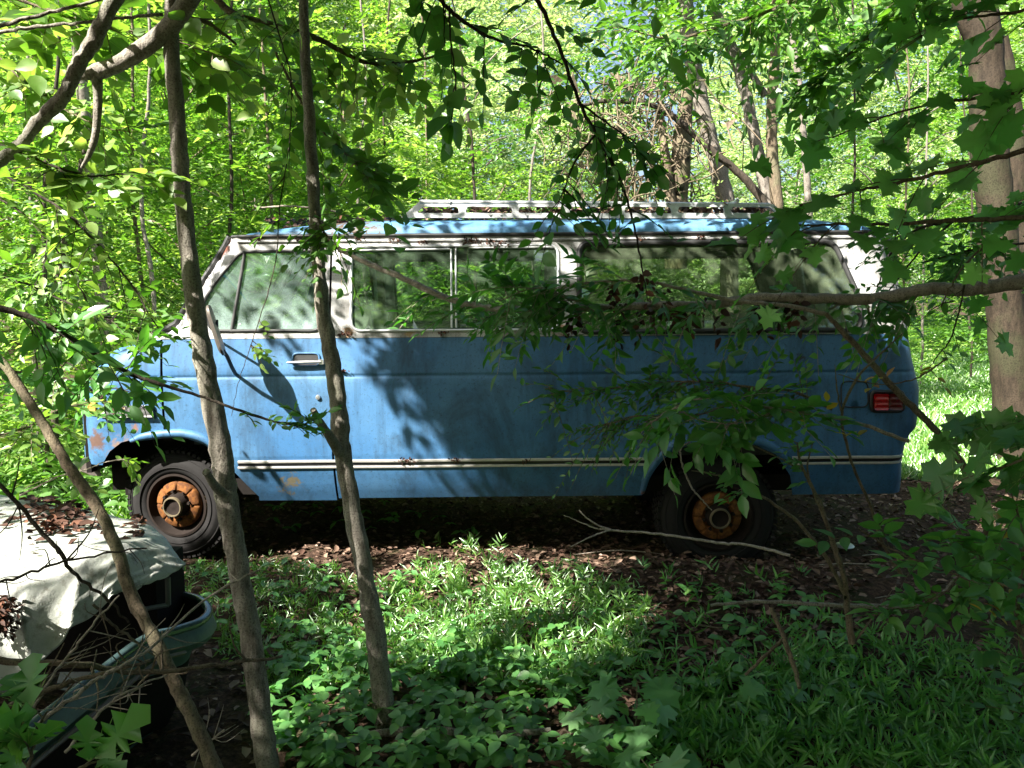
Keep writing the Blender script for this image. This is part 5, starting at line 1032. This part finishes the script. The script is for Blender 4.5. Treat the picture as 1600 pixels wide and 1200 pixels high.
for nm, lb, px, rad, lm_, bm_, sp in br_l: branch(nm, lb, 'branch', [(px, rad)], bm_, sp, lm_)
# right side: tan leaning stem, shrub with many stems, twigs
branch('leaning_sapling', 'tan leaning stem crossing the tail light down to the lower right', 'branch', [([(1290,490,2.9),(1318,520,2.88),(1360,565,2.85),(1400,610,2.82),(1450,660,2.78),(1500,720,2.74),(1535,790,2.7),(1550,860,2.66),(1575,930,2.6),(1610,1000,2.5),(1660,1080,2.4)], [.008,.010,.011,.012,.012,.013,.014,.015,.016,.017,.018])], 'bark_brown', [dict(pr=OVAL, n=12, t0=.62, t1=.95, L=.14, k=6, size=.07, bias=(-.3,-.1,0))], 'leaf_gloss')
sh, _ = branch('bare_shrub', 'many stemmed nearly bare shrub rising in front of the rear wheel', 'shrub',
 [([(1332,1005,2.95),(1325,960,2.95),(1318,900,2.95),(1296,830,2.95),(1272,770,2.95),(1250,720,2.95),(1245,690,2.95)], [.016,.013,.011,.009,.006,.005,.003]),
  ([(1322,930,2.95),(1290,870,2.93),(1240,810,2.9),(1180,770,2.88),(1130,745,2.86),(1080,735,2.85)], [.009,.008,.006,.005,.004,.002]),
  ([(1318,900,2.95),(1300,850,3.0),(1285,790,3.0),(1262,740,3.0),(1270,690,3.0)], [.008,.006,.005,.004,.002]),
  ([(1262,740,2.97),(1210,712,2.95),(1160,690,2.95)], [.004,.003,.002]),
  ([(1410,900,2.9),(1380,850,2.9),(1360,790,2.85),(1330,720,2.8),(1316,648,2.75),(1340,590,2.75),(1385,545,2.75),(1410,520,2.75)], [.007,.006,.006,.005,.005,.005,.003,.002]),
  ([(1316,648,2.75),(1308,610,2.75),(1305,570,2.75)], [.004,.003,.001])],
 'bark_brown', [dict(pr=OVAL, n=6, stem=1, t0=.5, L=.09, k=4, size=.045), dict(pr=OVAL, n=8, stem=0, t0=.7, L=.1, k=5, size=.05)], 'leaf_gloss')
branch('bare_twig', 'pale bare twig hanging down onto the rear hub', 'branch', [([(1078,690,3.3),(1064,700,3.3),(1066,725,3.3),(1080,760,3.3),(1098,782,3.3),(1112,797,3.3)], [.003,.004,.004,.004,.003,.002])], 'twig_pale', None)
branch('fallen_branch', 'pale fallen branch lying below the rear wheel with forked tip', 'branch', [([(905,797,4.0),(920,812,3.98),(955,828,3.96),(1010,832,3.92),(1070,840,3.85),(1120,848,3.8),(1170,852,3.75),(1235,868,3.65)], [.003,.004,.005,.006,.0065,.007,.007,.008]), ([(955,828,3.96),(930,825,3.97),(905,815,3.98),(880,805,4.0)], [.006,.004,.003,.002]), ([(955,828,3.96),(925,838,3.9),(890,855,3.85)], [.005,.004,.002])], 'twig_pale', None)
branch('fallen_stick', 'dark bent stick lying on the litter in the lower right', 'branch', [([(1205,950,2.7),(1222,990,2.65),(1240,1040,2.6),(1250,1075,2.55)], [.008,.009,.009,.007]), ([(1222,1000,2.66),(1190,1030,2.62),(1165,1055,2.6)], [.006,.006,.005])], 'bark_brown', None)
branch('log_stick', 'thin log lying half hidden in the creeper at the bottom centre', 'branch', [([(530,1160,2.72),(600,1145,2.75),(680,1142,2.75),(760,1150,2.72),(860,1140,2.75)], [.012,.016,.017,.015,.010])], 'bark_pale', None)
branch('lying_branch', 'long crooked branch lying on the dark soil at the right', 'branch', [([(1110,945,3.1),(1200,940,3.1),(1290,945,3.08),(1380,948,3.05),(1440,945,3.05),(1475,925,3.05),(1490,905,3.05)], [.006,.008,.009,.010,.009,.007,.004])], 'bark_pale', None)
for k in range(16):
    px, py = rng.uniform(880, 1560), rng.uniform(860, 1000); g0 = G(px, py); a = rng.uniform(-.5, .5); l = rng.uniform(.2, .6); q_ = [g0+np.array([l*math.cos(a)*s_, l*math.sin(a)*s_+.04*rng.normal(), .02+.03*rng.random()]) for s_ in (-.5, 0, .5)]
    mb = MB(); limb(mb, q_, [.002, .005, .003], 5); tag(mb.build('twig', 'twig_pale' if k % 3 == 0 else 'bark_brown'), 'small dry twig lying on the shaded leaf litter', 'twig', 'dry twigs on the shaded litter')
# leafy shrubs at lower right
branch('leafy_shrub', 'shrub of glossy oval leaves at the right behind the lying branch', 'shrub', [([(1600,980,2.5),(1560,930,2.5),(1500,900,2.5),(1440,880,2.52),(1380,850,2.55),(1340,825,2.55)], [.006,.005,.004,.003,.003,.002]), ([(1560,930,2.5),(1530,870,2.5),(1500,830,2.5),(1480,790,2.5)], [.004,.003,.002,.001]), ([(1500,900,2.5),(1470,930,2.45),(1420,950,2.45),(1370,945,2.45)], [.003,.003,.002,.001])], 'bark_brown',
  [dict(pr=OVAL, n=16, t0=.1, L=.15, k=6, size=.075, bias=(-.2,-.1,0)), dict(pr=OVAL, n=12, stem=1, t0=.1, L=.15, k=6, size=.08), dict(pr=OVAL, n=9, stem=2, t0=.1, L=.13, k=6, size=.07)], 'leaf_gloss')
branch('leafy_shrub', 'leafy shrub on the right edge below the tan stem', 'shrub', [([(1640,1150,2.2),(1610,1060,2.2),(1590,960,2.2),(1600,850,2.2),(1580,770,2.2)], [.008,.007,.006,.004,.002])], 'bark_brown', [dict(pr=OVAL, n=26, t0=.05, L=.17, k=6, size=.075, bias=(-.3,-.1,0))], 'leaf_gloss', extra=[dict(mat='leaf_autumn', name='autumn_leaves', specs=[dict(pr=OVAL, n=6, t0=.2, L=.12, k=3, size=.045, bias=(-.5,0,0))])])
branch('twig', 'thin twig with a few orange and yellow leaves by the tail light', 'branch', [([(1480,560,2.6),(1430,592,2.6),(1370,600,2.6),(1310,585,2.6)], [.003,.0025,.002,.0015])], 'bark_brown', [dict(pr=OVAL, n=5, t0=.1, L=.05, k=2, size=.042, bias=(0,0,-.1))], 'leaf_autumn')
branch('twig', 'dark thin twig hanging in front of the sunny lawn', 'branch', [([(1510,430,2.9),(1500,480,2.9),(1485,530,2.9),(1462,560,2.9),(1445,590,2.9)], [.004,.003,.003,.002,.001]), ([(1440,500,2.9),(1460,480,2.9),(1490,470,2.9)], [.001,.002,.003])], 'bark_dark', [dict(pr=OVAL, n=4, t0=.1, L=.08, k=3, size=.055)], 'leaf_gloss')
def seedling(label, px, py, Y, h, n, size):
    b = P(px, py, Y); b[2] = gh(b[0], b[1]); top = b+np.array([.02, -.02, h]); root = empty('maple_seedling', tuple(map(float, b)), label, 'seedling'); mb = MB(); st = limb(mb, [b-np.array([0,0,.03]), (b+top)/2+np.array([.01,0,0]), top], [.004,.003,.002], 6)
    a = rng.random(n)*6.28; a = np.arange(n)*2.2+a[0]; hh = np.linspace(.45, 1, n)[:, None]; Dp = np.column_stack([np.cos(a), np.sin(a)*.7-.2, .35+0*a]); O = b+(top-b)*hh; E = O+Dp*.07
    for o, e in zip(O, E): mb.tube([o, e], .0014, 4, False)
    mb.build('stem', 'bark_brown', root); Xd = Dp*np.array([1,1,-.2]); V, T = leaves(MAPLE, E, Xd, np.column_stack([rng.normal(size=n)*.2, -.45+rng.normal(size=n)*.15, np.ones(n)]), size*(.75+.5*rng.random(n))); link('foliage', mesh_tris('foliage', V, T), 'leaf_maple', root)
for a in [('tall maple seedling with star shaped leaves at the right end of the sunlit patch',985,1075,2.65,.30,7,.105), ('low maple seedling in the creeper right of the bottom centre',1010,1170,2.4,.14,6,.11), ('maple seedling at the bottom edge in front of the darker grass',1080,1190,2.3,.16,6,.12), ('small maple seedling on bare litter below the rear wheel',1190,960,3.0,.12,5,.09), ('maple seedling left of the tall one',925,1090,2.7,.12,5,.09)]: seedling(*a)
# oak leaves and twigs in the lower left corner
branch('oak_sprig', 'large lobed oak leaves in the lower left corner', 'branch', [([(20,1290,1.35),(40,1220,1.38),(55,1150,1.4),(75,1110,1.42)], [.005,.004,.003,.002]), ([(40,1230,1.36),(100,1210,1.38),(150,1190,1.4)], [.004,.003,.002])], 'bark_brown', [dict(pr=OAK, n=5, t0=.2, L=.06, k=3, size=.115, bias=(.1,-.1,.2), rnd=(.6,.3,.3)), dict(pr=OAK, n=3, stem=1, t0=.3, L=.07, k=2, size=.12, bias=(.3,-.1,0), rnd=(.4,.3,.2))], 'leaf_gloss')
brush = [([(-40,915,1.95),(20,905,1.95),(80,884,1.97),(150,868,2.0),(230,855,2.05)], .004, 'bark_dark', 'thin dark stick lying level across the tarp'), ([(-30,730,2.0),(40,800,2.0),(90,860,2.0),(120,900,2.02),(170,938,2.04),(200,972,2.06)], .006, 'bark_dark', 'dark crooked stick running down over the tarp'),
 ([(-40,1030,1.9),(60,1035,1.95),(140,1040,2.0),(220,1050,2.1),(330,1040,2.2),(440,1025,2.35)], .009, 'bark_brown', 'long brown stick crossing the wreck toward the nearest trunk'), ([(-20,1120,1.8),(60,1085,1.85),(130,1060,1.9),(210,1040,1.95),(235,1030,2.0)], .007, 'bark_brown', 'brown stick rising from the left edge over the wreck side'),
 ([(60,1130,1.75),(120,1085,1.8),(170,1050,1.85),(225,1020,1.9),(330,930,2.1),(405,888,2.2)], .005, 'twig_pale', 'long pale twig slanting up to the right past the teal rim'), ([(100,1180,1.7),(150,1120,1.75),(200,1080,1.8),(260,1055,1.85)], .004, 'twig_pale', 'short pale twig near the bottom of the wreck'),
 ([(50,1110,1.85),(80,1060,1.88),(110,1020,1.9),(150,970,1.92),(185,930,1.95)], .004, 'twig_pale', 'pale twig standing in front of the tarp folds'), ([(145,945,1.95),(175,975,1.97),(210,1000,2.0),(240,1025,2.0)], .004, 'bark_brown', 'thorny reddish twig below the tarp hem'),
 ([(300,1180,2.3),(350,1140,2.3),(390,1190,2.3)][:2]+[(365,1090,2.3),(310,1120,2.3)][:0], .004, 'twig_pale', 'pale twig beside the foot of the nearest trunk')]
for px, r_, bm_, lb in brush:
    root = empty('dry_stick', tuple(map(float, P(*px[0]))), lb, 'stick'); mb = MB(); st = limb(mb, pxl(px), [r_, r_*.9, r_*.5], 7, .08, 6, wob=.002)
    for k in range(9):
        i = rng.integers(2, len(st)-2); d = unit(rng.normal(size=3)+np.array([.3,-.1,.2]))*rng.uniform(.05, .16); mb.tube(spline([st[i], st[i]+d*.55+rng.normal(size=3)*.012, st[i]+d], 3), [r_*.45, r_*.15], 4, False)
    mb.build('stem', bm_, root)
# small bits: leaves caught in the rack, moss tufts under the drip rail, pale lid and white stake
n = 700; tx = rng.uniform(0, 1, n); xs_ = sx(650,330)+(sx(1215,330)-sx(650,330))*tx; O = np.column_stack([xs_, Y0+.31+.22*rng.random(n)**1.5, 2.135+.055*rng.random(n)]); an = rng.random(n)*6.28
stuff('rack_litter', 'brown dead leaves piled along the roof rack', 'leaf litter', [leaves(DEAD, O, np.column_stack([np.cos(an), np.sin(an), rng.normal(size=n)*.4]), rng.normal(size=(n,3))*.6+np.array([0,-.3,1]), .03+.05*rng.random(n))], 'dead')
n = 260; xs_ = sx(400,350)+(sx(640,350)-sx(400,350))*rng.random(n)**.7; O = np.column_stack([xs_, Y0+.26+.5*rng.random(n), 2.11+.03*rng.random(n)]); stuff('roof_litter', 'dead leaves and needles on the front of the van roof', 'leaf litter', [leaves(DEAD, O, rng.normal(size=(n,3))*np.array([1,1,.15]), rng.normal(size=(n,3))*.4+np.array([0,0,1]), .03+.04*rng.random(n))], 'dead_dark')
V = []; T2 = []
cl = [(775,376,14),(735,374,8),(620,374,6),(400,374,6),(560,372,5),(1000,372,6),(1180,372,8),(540,520,8),(534,578,5),(634,717,7),(712,717,5),(820,719,4),(980,718,4),(885,522,5),(660,376,4),(1095,370,5),(690,520,4),(350,374,5),(470,373,5)]
O = []; 
for a, b, k in cl:
    for _ in range(k*5): q0 = S(a+rng.normal()*k*.9, b+abs(rng.normal())*k*.35); O.append(side_pt(q0[0], q0[1], .012))
O = np.array(O); n = len(O); stuff('moss_tufts', 'dark moss and rotten leaf scraps stuck along the van seams', 'moss', [leaves(DEAD, O, rng.normal(size=(n,3)), rng.normal(size=(n,3))+np.array([0,-1,0]), .010+.014*rng.random(n))], 'dead_dark')
lid = P(1322, 785, 5.1); lid[2] = gh(lid[0], lid[1])+.03; tag(MB().lathe([(0,.012),(.05,.012),(.058,.006),(.062,0),(.060,-.004)], lid, 24, 'z').build('jar_lid', 'alu'), 'small round pale lid lying on the soil behind the rear wheel', 'lid')
sk = P(1560, 800, 5.4); mb = MB(); mb.tube([sk+np.array([-.01,0,-.3]), sk+np.array([.004,0,.0]), sk+np.array([.012,0,.055])], .012, 10); tag(mb.build('plastic_stake', 'stripe'), 'short white plastic stake standing in the litter at the right edge', 'stake')
